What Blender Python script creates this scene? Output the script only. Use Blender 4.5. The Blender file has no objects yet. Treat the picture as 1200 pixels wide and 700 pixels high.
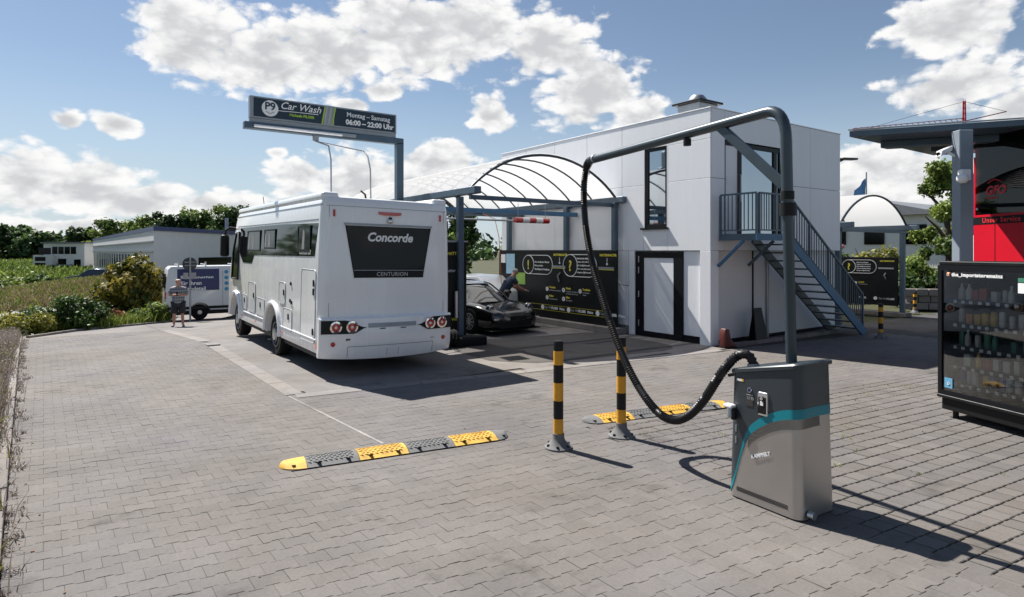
import bpy, bmesh, math, random
import numpy as np
from mathutils import Matrix, Vector, noise as mnoise
R = math.radians
random.seed(7)
rng = np.random.default_rng(7)
scene = bpy.context.scene
COL = scene.collection

# ------------------------------------------------------------------ camera
cam_d = bpy.data.cameras.new('camera')
cam = bpy.data.objects.new('camera', cam_d)
COL.objects.link(cam)
cam_d.sensor_width = 36.0
cam_d.lens = 36.0 * 726 / 1200
cam_d.shift_y = -56 / 1200
cam_d.clip_start = 0.05
cam_d.clip_end = 3000
cam.location = (0, 0, 2.2)
cam.rotation_euler = (R(90), 0, R(-35.1))
scene.camera = cam

# ------------------------------------------------------------------ sky and sun
SUN_EL, SUN_AZ = 53.0, -12.5          # azimuth clockwise from +Y
SKY_STRENGTH = 0.052
world = bpy.data.worlds.new('World')
scene.world = world
world.use_nodes = True
wn, wl = world.node_tree.nodes, world.node_tree.links
wn.clear()

def wnode(t, **kw):
    n = wn.new(t)
    for k, v in kw.items():
        setattr(n, k, v)
    return n

def wmath(op, a, b=None, clamp=False):
    n = wn.new('ShaderNodeMath'); n.operation = op; n.use_clamp = clamp
    for i, v in enumerate((a, b)):
        if v is None:
            continue
        if isinstance(v, (int, float)):
            n.inputs[i].default_value = v
        else:
            wl.new(v, n.inputs[i])
    return n.outputs[0]

sky = wnode('ShaderNodeTexSky', sky_type='NISHITA', sun_disc=False)
sky.sun_elevation = R(SUN_EL)
sky.sun_rotation = R(SUN_AZ)
sky.air_density = 1.0; sky.dust_density = 0.15; sky.ozone_density = 1.6
hs = wnode('ShaderNodeHueSaturation')
hs.inputs['Saturation'].default_value = 0.92
hs.inputs['Value'].default_value = 1.0
wl.new(sky.outputs[0], hs.inputs['Color'])
tc = wnode('ShaderNodeTexCoord')
sep = wnode('ShaderNodeSeparateXYZ')
wl.new(tc.outputs['Generated'], sep.inputs[0])
el = wmath('MULTIPLY', wmath('ARCSINE', sep.outputs[2]), 180 / math.pi)
az = wmath('MULTIPLY', wmath('ARCTAN2', sep.outputs[0], sep.outputs[1]), 180 / math.pi)
# cumulus heaps: azimuth, elevation, half width, half height (degrees)
CLOUDS = [(8.1,17.3,4.7,3.4),(12.6,15.6,5.7,3.1),(19.0,17.1,6.9,3.9),(25.7,18.7,7.7,4.3),(31.9,19.3,6.3,3.5),
 (38.3,18.2,5.5,3.3),(42.2,14.5,5.1,3.5),(46.4,12.1,3.4,1.7),(-2.5,5.1,4.0,2.6),(0.8,4.8,4.3,2.5),(3.9,4.0,4.6,1.6),
 (9.4,3.8,4.5,1.3),(-3.5,1.6,3.4,0.9),(2.2,1.9,6.1,0.6),(-0.5,9.7,1.2,0.8),(2.7,9.8,1.9,1.0),(14.4,8.4,1.0,0.5),
 (20.6,12.8,1.6,0.7),(23.4,14.2,1.9,0.9),(33.1,12.2,2.2,1.9),(16.1,6.5,2.8,1.9),(21.5,6.0,5.2,3.1),(28.8,8.1,4.8,1.9),
 (26.5,5.9,4.6,2.3),(70.2,16.7,4.5,2.5),(71.2,12.3,4.9,2.1),(74.2,10.2,2.1,1.8),(66.3,6.3,4.0,2.7),(68.8,2.9,4.9,2.0),
 (64.0,4.4,2.4,2.8)]
cr = random.Random(3)
for k in range(11):                      # the same kind of sky goes on all round
    a = 84 + k * 24 + cr.uniform(-5, 5)
    a = a if a <= 180 else a - 360
    e = cr.choice((5, 7, 12, 17, 26, 38)) + cr.uniform(-2, 2)
    w = cr.uniform(4.5, 9); CLOUDS.append((a, e, w, w * cr.uniform(.38, .55)))
field = None
for (a, e, w, hh) in CLOUDS:
    dx = wmath('MULTIPLY', wmath('SUBTRACT', az, a), 1 / (w * 1.14))
    dy = wmath('MULTIPLY', wmath('SUBTRACT', el, e), 1 / (hh * 1.14))
    f = wmath('SUBTRACT', 1.0, wmath('SQRT', wmath('ADD', wmath('MULTIPLY', dx, dx), wmath('MULTIPLY', dy, dy))))
    if field is None:
        field = f
    else:
        n = wn.new('ShaderNodeMath'); n.operation = 'SMOOTH_MAX'; n.inputs[2].default_value = 0.18
        wl.new(field, n.inputs[0]); wl.new(f, n.inputs[1]); field = n.outputs[0]
mp = wnode('ShaderNodeMapping'); mp.inputs['Scale'].default_value = (1, 1, 1.7)
wl.new(tc.outputs['Generated'], mp.inputs[0])
nz = wnode('ShaderNodeTexNoise'); nz.inputs['Scale'].default_value = 16; nz.inputs['Detail'].default_value = 8
nz.inputs['Roughness'].default_value = 0.60; nz.inputs['Distortion'].default_value = 0.2
wl.new(mp.outputs[0], nz.inputs['Vector'])
nz2 = wnode('ShaderNodeTexNoise'); nz2.inputs['Scale'].default_value = 17; nz2.inputs['Detail'].default_value = 5
nz2.inputs['Roughness'].default_value = 0.6
mp2 = wnode('ShaderNodeMapping'); mp2.inputs['Scale'].default_value = (1, 1, 1.8); mp2.inputs['Location'].default_value = (3, 1, .4)
wl.new(tc.outputs['Generated'], mp2.inputs[0]); wl.new(mp2.outputs[0], nz2.inputs['Vector'])
vo = wnode('ShaderNodeTexVoronoi', feature='F1'); vo.inputs['Scale'].default_value = 26; vo.inputs['Detail'].default_value = 1
vo.inputs['Roughness'].default_value = .55
vw = wnode('ShaderNodeVectorMath', operation='MULTIPLY_ADD'); wl.new(nz.outputs['Color'], vw.inputs[0]); vw.inputs[1].default_value = (.05, .05, .05); wl.new(mp.outputs[0], vw.inputs[2])
wl.new(vw.outputs[0], vo.inputs['Vector'])
puff = wmath('SUBTRACT', 0.62, vo.outputs['Distance'])
dens = wmath('ADD', wmath('ADD', wmath('MULTIPLY', field, 1.35), wmath('MULTIPLY', wmath('SUBTRACT', nz.outputs[0], 0.5), 1.9)), wmath('MULTIPLY', puff, 0.62))
mr = wnode('ShaderNodeMapRange', interpolation_type='SMOOTHSTEP')
mr.inputs[1].default_value = -0.04; mr.inputs[2].default_value = 0.40
wl.new(dens, mr.inputs[0])
# thick middles are greyer than the sunlit rims
mr2 = wnode('ShaderNodeMapRange', interpolation_type='SMOOTHSTEP')
mr2.inputs[1].default_value = 0.3; mr2.inputs[2].default_value = 1.6
wl.new(wmath('ADD', dens, wmath('SUBTRACT', wmath('MULTIPLY', wmath('SUBTRACT', nz2.outputs[0], 0.5), 1.7), wmath('MULTIPLY', puff, 1.5))), mr2.inputs[0])
ccol = wnode('ShaderNodeMix', data_type='RGBA')
ccol.inputs[6].default_value = (10.2, 10.15, 10.1, 1)
ccol.inputs[7].default_value = (6.3, 6.42, 6.65, 1)
wl.new(mr2.outputs[0], ccol.inputs[0])
hz = wnode('ShaderNodeMix', data_type='RGBA')          # pale air towards the horizon, all round
hzr = wnode('ShaderNodeMapRange', interpolation_type='SMOOTHSTEP'); hzr.inputs[1].default_value = 0; hzr.inputs[2].default_value = 16
hzr.inputs[3].default_value = .8; hzr.inputs[4].default_value = 0; wl.new(el, hzr.inputs[0]); wl.new(hzr.outputs[0], hz.inputs[0])
wl.new(hs.outputs[0], hz.inputs[6]); hz.inputs[7].default_value = (5.6, 6.7, 7.7, 1)
mixc = wnode('ShaderNodeMix', data_type='RGBA')
wl.new(mr.outputs[0], mixc.inputs[0]); wl.new(hz.outputs[2], mixc.inputs[6]); wl.new(ccol.outputs[2], mixc.inputs[7])
bg = wnode('ShaderNodeBackground'); bg.inputs['Strength'].default_value = SKY_STRENGTH
wl.new(mixc.outputs[2], bg.inputs['Color'])
wo = wnode('ShaderNodeOutputWorld'); wl.new(bg.outputs[0], wo.inputs[0])
world.cycles.sampling_method = 'MANUAL'; world.cycles.sample_map_resolution = 512

sun_d = bpy.data.lights.new('sun', 'SUN')
sun_d.energy = 5.0; sun_d.angle = R(0.55); sun_d.color = (1.0, 0.955, 0.89)
sun = bpy.data.objects.new('sun', sun_d); COL.objects.link(sun)
sd = Vector((math.sin(R(SUN_AZ)) * math.cos(R(SUN_EL)), math.cos(R(SUN_AZ)) * math.cos(R(SUN_EL)), math.sin(R(SUN_EL))))
sun.rotation_euler = sd.to_track_quat('Z', 'Y').to_euler()
sun.location = (-5, 30, 40)
vs = scene.view_settings
vs.view_transform = 'Standard'; vs.look = 'None'; vs.exposure = 0.90; vs.gamma = 1.0
vs.use_curve_mapping = False
scene.cycles.max_bounces = 7; scene.cycles.transparent_max_bounces = 10
scene.cycles.caustics_reflective = False; scene.cycles.caustics_refractive = False
scene.cycles.use_denoising = True

# ------------------------------------------------------------------ materials
def hexc(h):
    h = h.lstrip('#')
    o = []
    for i in (0, 2, 4):
        v = int(h[i:i + 2], 16) / 255
        o.append(v / 12.92 if v <= .04045 else ((v + .055) / 1.055) ** 2.4)
    return tuple(o) + (1,)

M = {}
def mat(name, col, rough=.5, metal=0., var=0., vscale=3., bump=0., bscale=60., coat=0., spec=.5, rvar=0., detail=6, obj_rand=0., streak=False):
    m = bpy.data.materials.new(name); m.use_nodes = True
    nt = m.node_tree; b = nt.nodes['Principled BSDF']
    c = hexc(col) if isinstance(col, str) else tuple(col) + (1,)
    b.inputs['Base Color'].default_value = c
    b.inputs['Roughness'].default_value = rough; b.inputs['Metallic'].default_value = metal
    b.inputs['Coat Weight'].default_value = coat; b.inputs['Coat Roughness'].default_value = .06
    b.inputs['Specular IOR Level'].default_value = spec
    tcn = nt.nodes.new('ShaderNodeTexCoord')
    if var or rvar or obj_rand:
        nn = nt.nodes.new('ShaderNodeTexNoise'); nn.inputs['Scale'].default_value = vscale; nn.inputs['Detail'].default_value = detail
        nn.inputs['Roughness'].default_value = .62
        mpn = nt.nodes.new('ShaderNodeMapping'); mpn.inputs['Scale'].default_value = (1, 1, .12 if streak else 1)
        nt.links.new(tcn.outputs['Object'], mpn.inputs[0]); nt.links.new(mpn.outputs[0], nn.inputs['Vector'])
        r = nt.nodes.new('ShaderNodeMapRange'); r.inputs[1].default_value = .25; r.inputs[2].default_value = .75
        r.inputs[3].default_value = 1 - var; r.inputs[4].default_value = 1 + var
        nt.links.new(nn.outputs[0], r.inputs[0])
        fac = r.outputs[0]
        if obj_rand:
            oi = nt.nodes.new('ShaderNodeObjectInfo')
            r3 = nt.nodes.new('ShaderNodeMapRange'); r3.inputs[3].default_value = 1 - obj_rand; r3.inputs[4].default_value = 1 + obj_rand
            nt.links.new(oi.outputs['Random'], r3.inputs[0])
            mm = nt.nodes.new('ShaderNodeMath'); mm.operation = 'MULTIPLY'
            nt.links.new(fac, mm.inputs[0]); nt.links.new(r3.outputs[0], mm.inputs[1]); fac = mm.outputs[0]
        vm = nt.nodes.new('ShaderNodeVectorMath'); vm.operation = 'SCALE'; vm.inputs[0].default_value = c[:3]
        nt.links.new(fac, vm.inputs['Scale']); nt.links.new(vm.outputs[0], b.inputs['Base Color'])
        if rvar:
            r2 = nt.nodes.new('ShaderNodeMapRange'); r2.inputs[1].default_value = .3; r2.inputs[2].default_value = .7
            r2.inputs[3].default_value = max(0, rough - rvar); r2.inputs[4].default_value = min(1, rough + rvar)
            nt.links.new(nn.outputs[0], r2.inputs[0]); nt.links.new(r2.outputs[0], b.inputs['Roughness'])
    if bump:
        n2 = nt.nodes.new('ShaderNodeTexNoise'); n2.inputs['Scale'].default_value = bscale; n2.inputs['Detail'].default_value = 4
        nt.links.new(tcn.outputs['Object'], n2.inputs['Vector'])
        bp = nt.nodes.new('ShaderNodeBump'); bp.inputs['Strength'].default_value = bump; bp.inputs['Distance'].default_value = .01
        nt.links.new(n2.outputs[0], bp.inputs['Height']); nt.links.new(bp.outputs[0], b.inputs['Normal'])
    M[name] = m
    return m

def glass(name, tint, gloss=.12, rough=.02, opacity=0.0):
    """thin pane: clear (tinted) with a Fresnel reflection"""
    m = bpy.data.materials.new(name); m.use_nodes = True
    nt = m.node_tree; nt.nodes.clear()
    t = nt.nodes.new('ShaderNodeBsdfTransparent'); t.inputs[0].default_value = tuple(tint) + (1,)
    g = nt.nodes.new('ShaderNodeBsdfGlossy'); g.inputs['Roughness'].default_value = rough
    fr = nt.nodes.new('ShaderNodeFresnel'); fr.inputs[0].default_value = 1.5
    ad = nt.nodes.new('ShaderNodeMath'); ad.operation = 'ADD'; ad.inputs[1].default_value = gloss - .04; ad.use_clamp = True
    nt.links.new(fr.outputs[0], ad.inputs[0])
    mx = nt.nodes.new('ShaderNodeMixShader'); nt.links.new(ad.outputs[0], mx.inputs[0])
    nt.links.new(t.outputs[0], mx.inputs[1]); nt.links.new(g.outputs[0], mx.inputs[2])
    o = nt.nodes.new('ShaderNodeOutputMaterial'); nt.links.new(mx.outputs[0], o.inputs[0])
    M[name] = m
    return m

def leafmat(name, c1, c2, trans=.35):
    m = bpy.data.materials.new(name); m.use_nodes = True
    nt = m.node_tree; b = nt.nodes['Principled BSDF']
    at = nt.nodes.new('ShaderNodeAttribute'); at.attribute_name = 'tone'
    mx = nt.nodes.new('ShaderNodeMix'); mx.data_type = 'RGBA'
    mx.inputs[6].default_value = hexc(c1); mx.inputs[7].default_value = hexc(c2)
    nt.links.new(at.outputs['Fac'], mx.inputs[0]); nt.links.new(mx.outputs[2], b.inputs['Base Color'])
    b.inputs['Roughness'].default_value = .55; b.inputs['Specular IOR Level'].default_value = .35
    tr = nt.nodes.new('ShaderNodeBsdfTranslucent'); nt.links.new(mx.outputs[2], tr.inputs[0])
    ms = nt.nodes.new('ShaderNodeMixShader'); ms.inputs[0].default_value = trans
    nt.links.new(b.outputs[0], ms.inputs[1]); nt.links.new(tr.outputs[0], ms.inputs[2])
    nt.links.new(ms.outputs[0], nt.nodes['Material Output'].inputs[0])
    M[name] = m
    return m

def stone(name, base, tone=.16, patch=.14, stain=True, grain=.12, bump=.25):
    """concrete and paving: per-stone tone, soft dirt patches, fine grain, a few oil stains"""
    m = bpy.data.materials.new(name); m.use_nodes = True
    nt = m.node_tree; L = nt.links; b = nt.nodes['Principled BSDF']
    b.inputs['Roughness'].default_value = .88; b.inputs['Specular IOR Level'].default_value = .3
    geo = nt.nodes.new('ShaderNodeNewGeometry'); P = geo.outputs['Position']
    def noise(scale, detail=5, rough=.6, vec=P):
        n = nt.nodes.new('ShaderNodeTexNoise'); n.inputs['Scale'].default_value = scale; n.inputs['Detail'].default_value = detail
        n.inputs['Roughness'].default_value = rough; L.new(vec, n.inputs['Vector']); return n.outputs[0]
    def rng_(v, lo, hi, a=.3, c=.7):
        r = nt.nodes.new('ShaderNodeMapRange'); r.inputs[1].default_value = a; r.inputs[2].default_value = c
        r.inputs[3].default_value = lo; r.inputs[4].default_value = hi; L.new(v, r.inputs[0]); return r.outputs[0]
    def mul(a, c):
        n = nt.nodes.new('ShaderNodeMath'); n.operation = 'MULTIPLY'; L.new(a, n.inputs[0]); L.new(c, n.inputs[1]); return n.outputs[0]
    oi = nt.nodes.new('ShaderNodeObjectInfo'); at = nt.nodes.new('ShaderNodeAttribute'); at.attribute_name = 'tone'
    ad = nt.nodes.new('ShaderNodeMath'); L.new(oi.outputs['Random'], ad.inputs[0]); L.new(at.outputs['Fac'], ad.inputs[1])
    fr = nt.nodes.new('ShaderNodeMath'); fr.operation = 'FRACT'; L.new(ad.outputs[0], fr.inputs[0])
    f = rng_(fr.outputs[0], 1 - tone, 1 + tone, 0, 1)
    f = mul(f, rng_(noise(.55, 4), 1 - patch, 1 + patch))
    f = mul(f, rng_(noise(3.1, 6, .7), 1 - patch * .6, 1 + patch * .6))
    f = mul(f, rng_(noise(160, 3, .7), 1 - grain, 1 + grain))
    f = mul(f, rng_(noise(38, 4, .75), 1 - grain * .9, 1 + grain * .9))
    if stain:
        f = mul(f, rng_(noise(1.3, 5, .65), 1.0, .55, .59, .74))
    tint = nt.nodes.new('ShaderNodeMix'); tint.data_type = 'RGBA'; L.new(rng_(noise(.35, 3), 0, 1), tint.inputs[0])
    tint.inputs[6].default_value = (base[0] * 1.05, base[1] * 1.0, base[2] * .93, 1); tint.inputs[7].default_value = (base[0] * .96, base[1] * .98, base[2] * 1.05, 1)
    vm = nt.nodes.new('ShaderNodeVectorMath'); vm.operation = 'SCALE'; L.new(tint.outputs[2], vm.inputs[0])
    L.new(f, vm.inputs['Scale']); L.new(vm.outputs[0], b.inputs['Base Color'])
    bp = nt.nodes.new('ShaderNodeBump'); bp.inputs['Strength'].default_value = bump; bp.inputs['Distance'].default_value = .004
    L.new(noise(220, 3), bp.inputs['Height']); L.new(bp.outputs[0], b.inputs['Normal'])
    M[name] = m
    return m

stone('paver', (.141, .132, .1255), tone=.06)
stone('grass_paver', (.133, .1235, .116), tone=.09, patch=.12)
stone('joint_sand', (.070, .062, .055), tone=0, stain=False)
stone('soil', (.016, .014, .012), tone=0, stain=False)
stone('slab', (.168, .159, .152), tone=.0, patch=.2)
stone('band', (.21, .198, .188), tone=.06)
stone('asphalt', (.075, .070, .067), tone=0, patch=.2)
stone('road_grey', (.30, .295, .285), tone=0, stain=False)
stone('earth', (.055, .058, .028), tone=0, stain=False)
stone('kerbstone', (.20, .185, .172), tone=.15)
mat('white_paint', (.86, .86, .86), .26, var=.010, vscale=3, coat=.7, spec=.5, streak=True, rvar=.08)
mat('white_panel', (.84, .85, .875), .42, var=.03, vscale=4, obj_rand=.015, streak=True, bump=.05, bscale=2)
mat('white_plaster', (.70, .70, .70), .8, var=.05, vscale=1.5)
mat('black_frame', (.007, .008, .010), .4, spec=.25)
mat('black_panel', (.010, .011, .012), .42, var=.25, vscale=3, rvar=.08, spec=.22)
mat('black_plastic', (.009, .009, .010), .5, var=.2, vscale=9, spec=.25)
mat('rubber', (.012, .012, .013), .85, spec=.2, var=.3, vscale=14, bump=.3, bscale=90)
mat('hose_black', (.008, .008, .009), .42, var=.2, vscale=20, spec=.3)
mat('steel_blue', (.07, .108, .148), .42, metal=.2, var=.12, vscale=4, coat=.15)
mat('steel_blue_lit', (.055, .15, .27), .45, metal=.1, var=.12, vscale=4)  # brighter, bluer copy of steel_blue: sunlit look put into the colour
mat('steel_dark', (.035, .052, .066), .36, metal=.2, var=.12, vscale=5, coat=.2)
mat('steel_post', (.24, .28, .33), .45, metal=.2, var=.08, vscale=3)
mat('steel_grey', (.5, .51, .53), .35, metal=.9, var=.1, vscale=6)
mat('stainless', (.44, .42, .40), .36, metal=.85, var=.06, vscale=2.5, rvar=.07)
mat('vac_dark', (.036, .046, .054), .38, metal=.2, var=.1, vscale=3, coat=.1)
mat('teal', (.0, .19, .235), .4, var=.05)
mat('sign_navy', (.010, .026, .046), .4, var=.06)
mat('white_ink', (.82, .82, .82), .5)
mat('grey_ink', (.42, .42, .42), .5)
mat('blind_cloth', (.22, .22, .22), .9, var=.2)
mat('green_ink', (.36, .55, .05), .5)
mat('yellow_ink', (.75, .66, .06), .5)
mat('lime_board', (.30, .50, .09), .6, var=.15, vscale=3)
mat('sky_board', (.35, .55, .68), .5, var=.1, vscale=6)
mat('yellow_plastic', (.66, .30, .012), .5, var=.2, vscale=9, bump=.1, bscale=40)
mat('yellow_rubber', (.58, .34, .05), .7, var=.4, vscale=9, bump=.3, bscale=80)
mat('grey_rubber', (.14, .14, .14), .8, var=.25, vscale=9, bump=.3, bscale=80)
mat('red_lamp', (.50, .012, .014), .15, coat=.8)
mat('orange_lamp', (.85, .16, .02), .2, coat=.6)
mat('chrome', (.75, .75, .75), .08, metal=1)
mat('dark_glass', (.006, .008, .010), .04, spec=.9, coat=1)
mat('mh_glass', (.008, .009, .011), .05, spec=.4)
mat('rear_glass', (.006, .007, .009), .08, spec=.22)
mat('house_glass', (.42, .46, .50), .03, metal=1, var=.05, vscale=.5)
mat('car_black', (.004, .004, .005), .16, coat=1, spec=.5)
mat('navy_paint', (.012, .025, .055), .2, coat=.8)
mat('van_white', (.72, .73, .74), .3, var=.04, vscale=1.5, coat=.4)
mat('navy_ink', (.012, .018, .11), .4)
mat('teal_ink', (.03, .30, .48), .5)
mat('red_panel', (.52, .006, .02), .35, var=.08, vscale=2)
mat('dark_red_text', (.62, .03, .04), .5)
mat('blue_paint', (.012, .03, .14), .4)
mat('orange_banner', (.75, .30, .06), .6, var=.2, vscale=3)
mat('flag_cloth', (.09, .22, .42), .7, var=.2, vscale=5)
mat('crane_red', (.45, .04, .05), .5)
mat('zinc', (.33, .35, .37), .45, metal=.6, var=.1)
mat('sign_back', (.07, .075, .08), .5, metal=.4)
mat('skin', (.42, .22, .16), .55, var=.08, vscale=9)
mat('hair_grey', (.38, .37, .36), .8, var=.2, vscale=30)
mat('shorts_dark', (.018, .02, .024), .85, var=.2, vscale=8)
mat('shirt_blue', (.02, .035, .065), .85, var=.2, vscale=8)
mat('shoe', (.05, .06, .10), .7)
mat('bark', (.07, .052, .038), .9, var=.35, vscale=9, bump=.5, bscale=25)
mat('red_boot', (.09, .018, .014), .5, var=.2, vscale=7)
mat('box_white', (.62, .61, .58), .6); mat('can_orange', (.65, .22, .05), .4); mat('can_red', (.42, .05, .04), .4)
mat('bottle_green', (.06, .22, .14), .3); mat('can_blue', (.05, .12, .35), .35); mat('can_yellow', (.70, .42, .07), .4)
mat('sticker_blue', (.12, .33, .50), .5)
mat('banner_green', (.10, .38, .12), .6, var=.2, vscale=4)
mat('roof_grey', (.18, .19, .21), .6, var=.1)
mat('lamp_white', (.8, .8, .82), .3)
glass('clear_glass', (.88, .90, .90), gloss=.05)
glass('smoked_red', (.34, .035, .05), gloss=.04)
leafmat('leaf_mid', '#3a5220', '#88994a'); leafmat('leaf_dark', '#1d3015', '#4f6a2c'); leafmat('leaf_far', '#2b4023', '#5f7845')
leafmat('leaf_bronze', '#2f4218', '#98883a'); leafmat('leaf_red', '#4a3f20', '#8a5530'); leafmat('dry_grass', '#6e6249', '#a99776', .25)
leafmat('lavender', '#6b6248', '#a89c9c', .25); leafmat('leaf_yellow', '#4f5c22', '#9a9440'); leafmat('grass_green', '#4d6124', '#93a04a', .3)

def plaid():
    m = bpy.data.materials.new('plaid_shirt'); m.use_nodes = True
    nt = m.node_tree; L = nt.links; b = nt.nodes['Principled BSDF']; b.inputs['Roughness'].default_value = .9
    tcn = nt.nodes.new('ShaderNodeTexCoord'); sp = nt.nodes.new('ShaderNodeSeparateXYZ'); L.new(tcn.outputs['Object'], sp.inputs[0])
    def stripe(o, f):
        a = nt.nodes.new('ShaderNodeMath'); a.operation = 'MULTIPLY'; a.inputs[1].default_value = f; L.new(o, a.inputs[0])
        s_ = nt.nodes.new('ShaderNodeMath'); s_.operation = 'SINE'; L.new(a.outputs[0], s_.inputs[0])
        g = nt.nodes.new('ShaderNodeMath'); g.operation = 'GREATER_THAN'; g.inputs[1].default_value = .2; L.new(s_.outputs[0], g.inputs[0]); return g.outputs[0]
    ad = nt.nodes.new('ShaderNodeMath'); L.new(stripe(sp.outputs[0], 120), ad.inputs[0]); L.new(stripe(sp.outputs[2], 60), ad.inputs[1])
    rp = nt.nodes.new('ShaderNodeMapRange'); rp.inputs[2].default_value = 2; L.new(ad.outputs[0], rp.inputs[0])
    mx = nt.nodes.new('ShaderNodeMix'); mx.data_type = 'RGBA'
    mx.inputs[6].default_value = (.30, .32, .35, 1); mx.inputs[7].default_value = (.04, .045, .06, 1)
    L.new(rp.outputs[0], mx.inputs[0]); L.new(mx.outputs[2], b.inputs['Base Color']); M['plaid_shirt'] = m
plaid()
def poly_roof():
    m = bpy.data.materials.new('polycarbonate'); m.use_nodes = True
    nt = m.node_tree; L = nt.links; nt.nodes.clear()
    d = nt.nodes.new('ShaderNodeBsdfDiffuse'); d.inputs[0].default_value = (.82, .82, .82, 1)
    t = nt.nodes.new('ShaderNodeBsdfTranslucent'); t.inputs[0].default_value = (.90, .90, .89, 1)
    tr = nt.nodes.new('ShaderNodeBsdfTransparent'); tr.inputs[0].default_value = (.9, .9, .92, 1)
    g = nt.nodes.new('ShaderNodeBsdfGlossy'); g.inputs['Roughness'].default_value = .15
    a = nt.nodes.new('ShaderNodeMixShader'); a.inputs[0].default_value = .55; L.new(d.outputs[0], a.inputs[1]); L.new(t.outputs[0], a.inputs[2])
    b = nt.nodes.new('ShaderNodeMixShader'); b.inputs[0].default_value = .14; L.new(a.outputs[0], b.inputs[1]); L.new(tr.outputs[0], b.inputs[2])
    c = nt.nodes.new('ShaderNodeMixShader'); c.inputs[0].default_value = .07; L.new(b.outputs[0], c.inputs[1]); L.new(g.outputs[0], c.inputs[2])
    o = nt.nodes.new('ShaderNodeOutputMaterial'); L.new(c.outputs[0], o.inputs[0]); M['polycarbonate'] = m
poly_roof()

# ------------------------------------------------------------------ mesh helpers
def tag(o, label=None, cat=None, group=None, kind=None):
    if label: o['label'] = label
    if cat: o['category'] = cat
    if group: o['group'] = group
    if kind: o['kind'] = kind
    return o

def empty(name, loc=(0, 0, 0), rz=0., label=None, cat=None, group=None):
    o = bpy.data.objects.new(name, None); o.empty_display_size = .2
    COL.objects.link(o); o.location = loc; o.rotation_euler = (0, 0, rz)
    return tag(o, label, cat, group)

def wloc(o):
    v = Vector((0, 0, 0))
    while o is not None:
        v += o.location; o = o.parent
    return v

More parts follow.
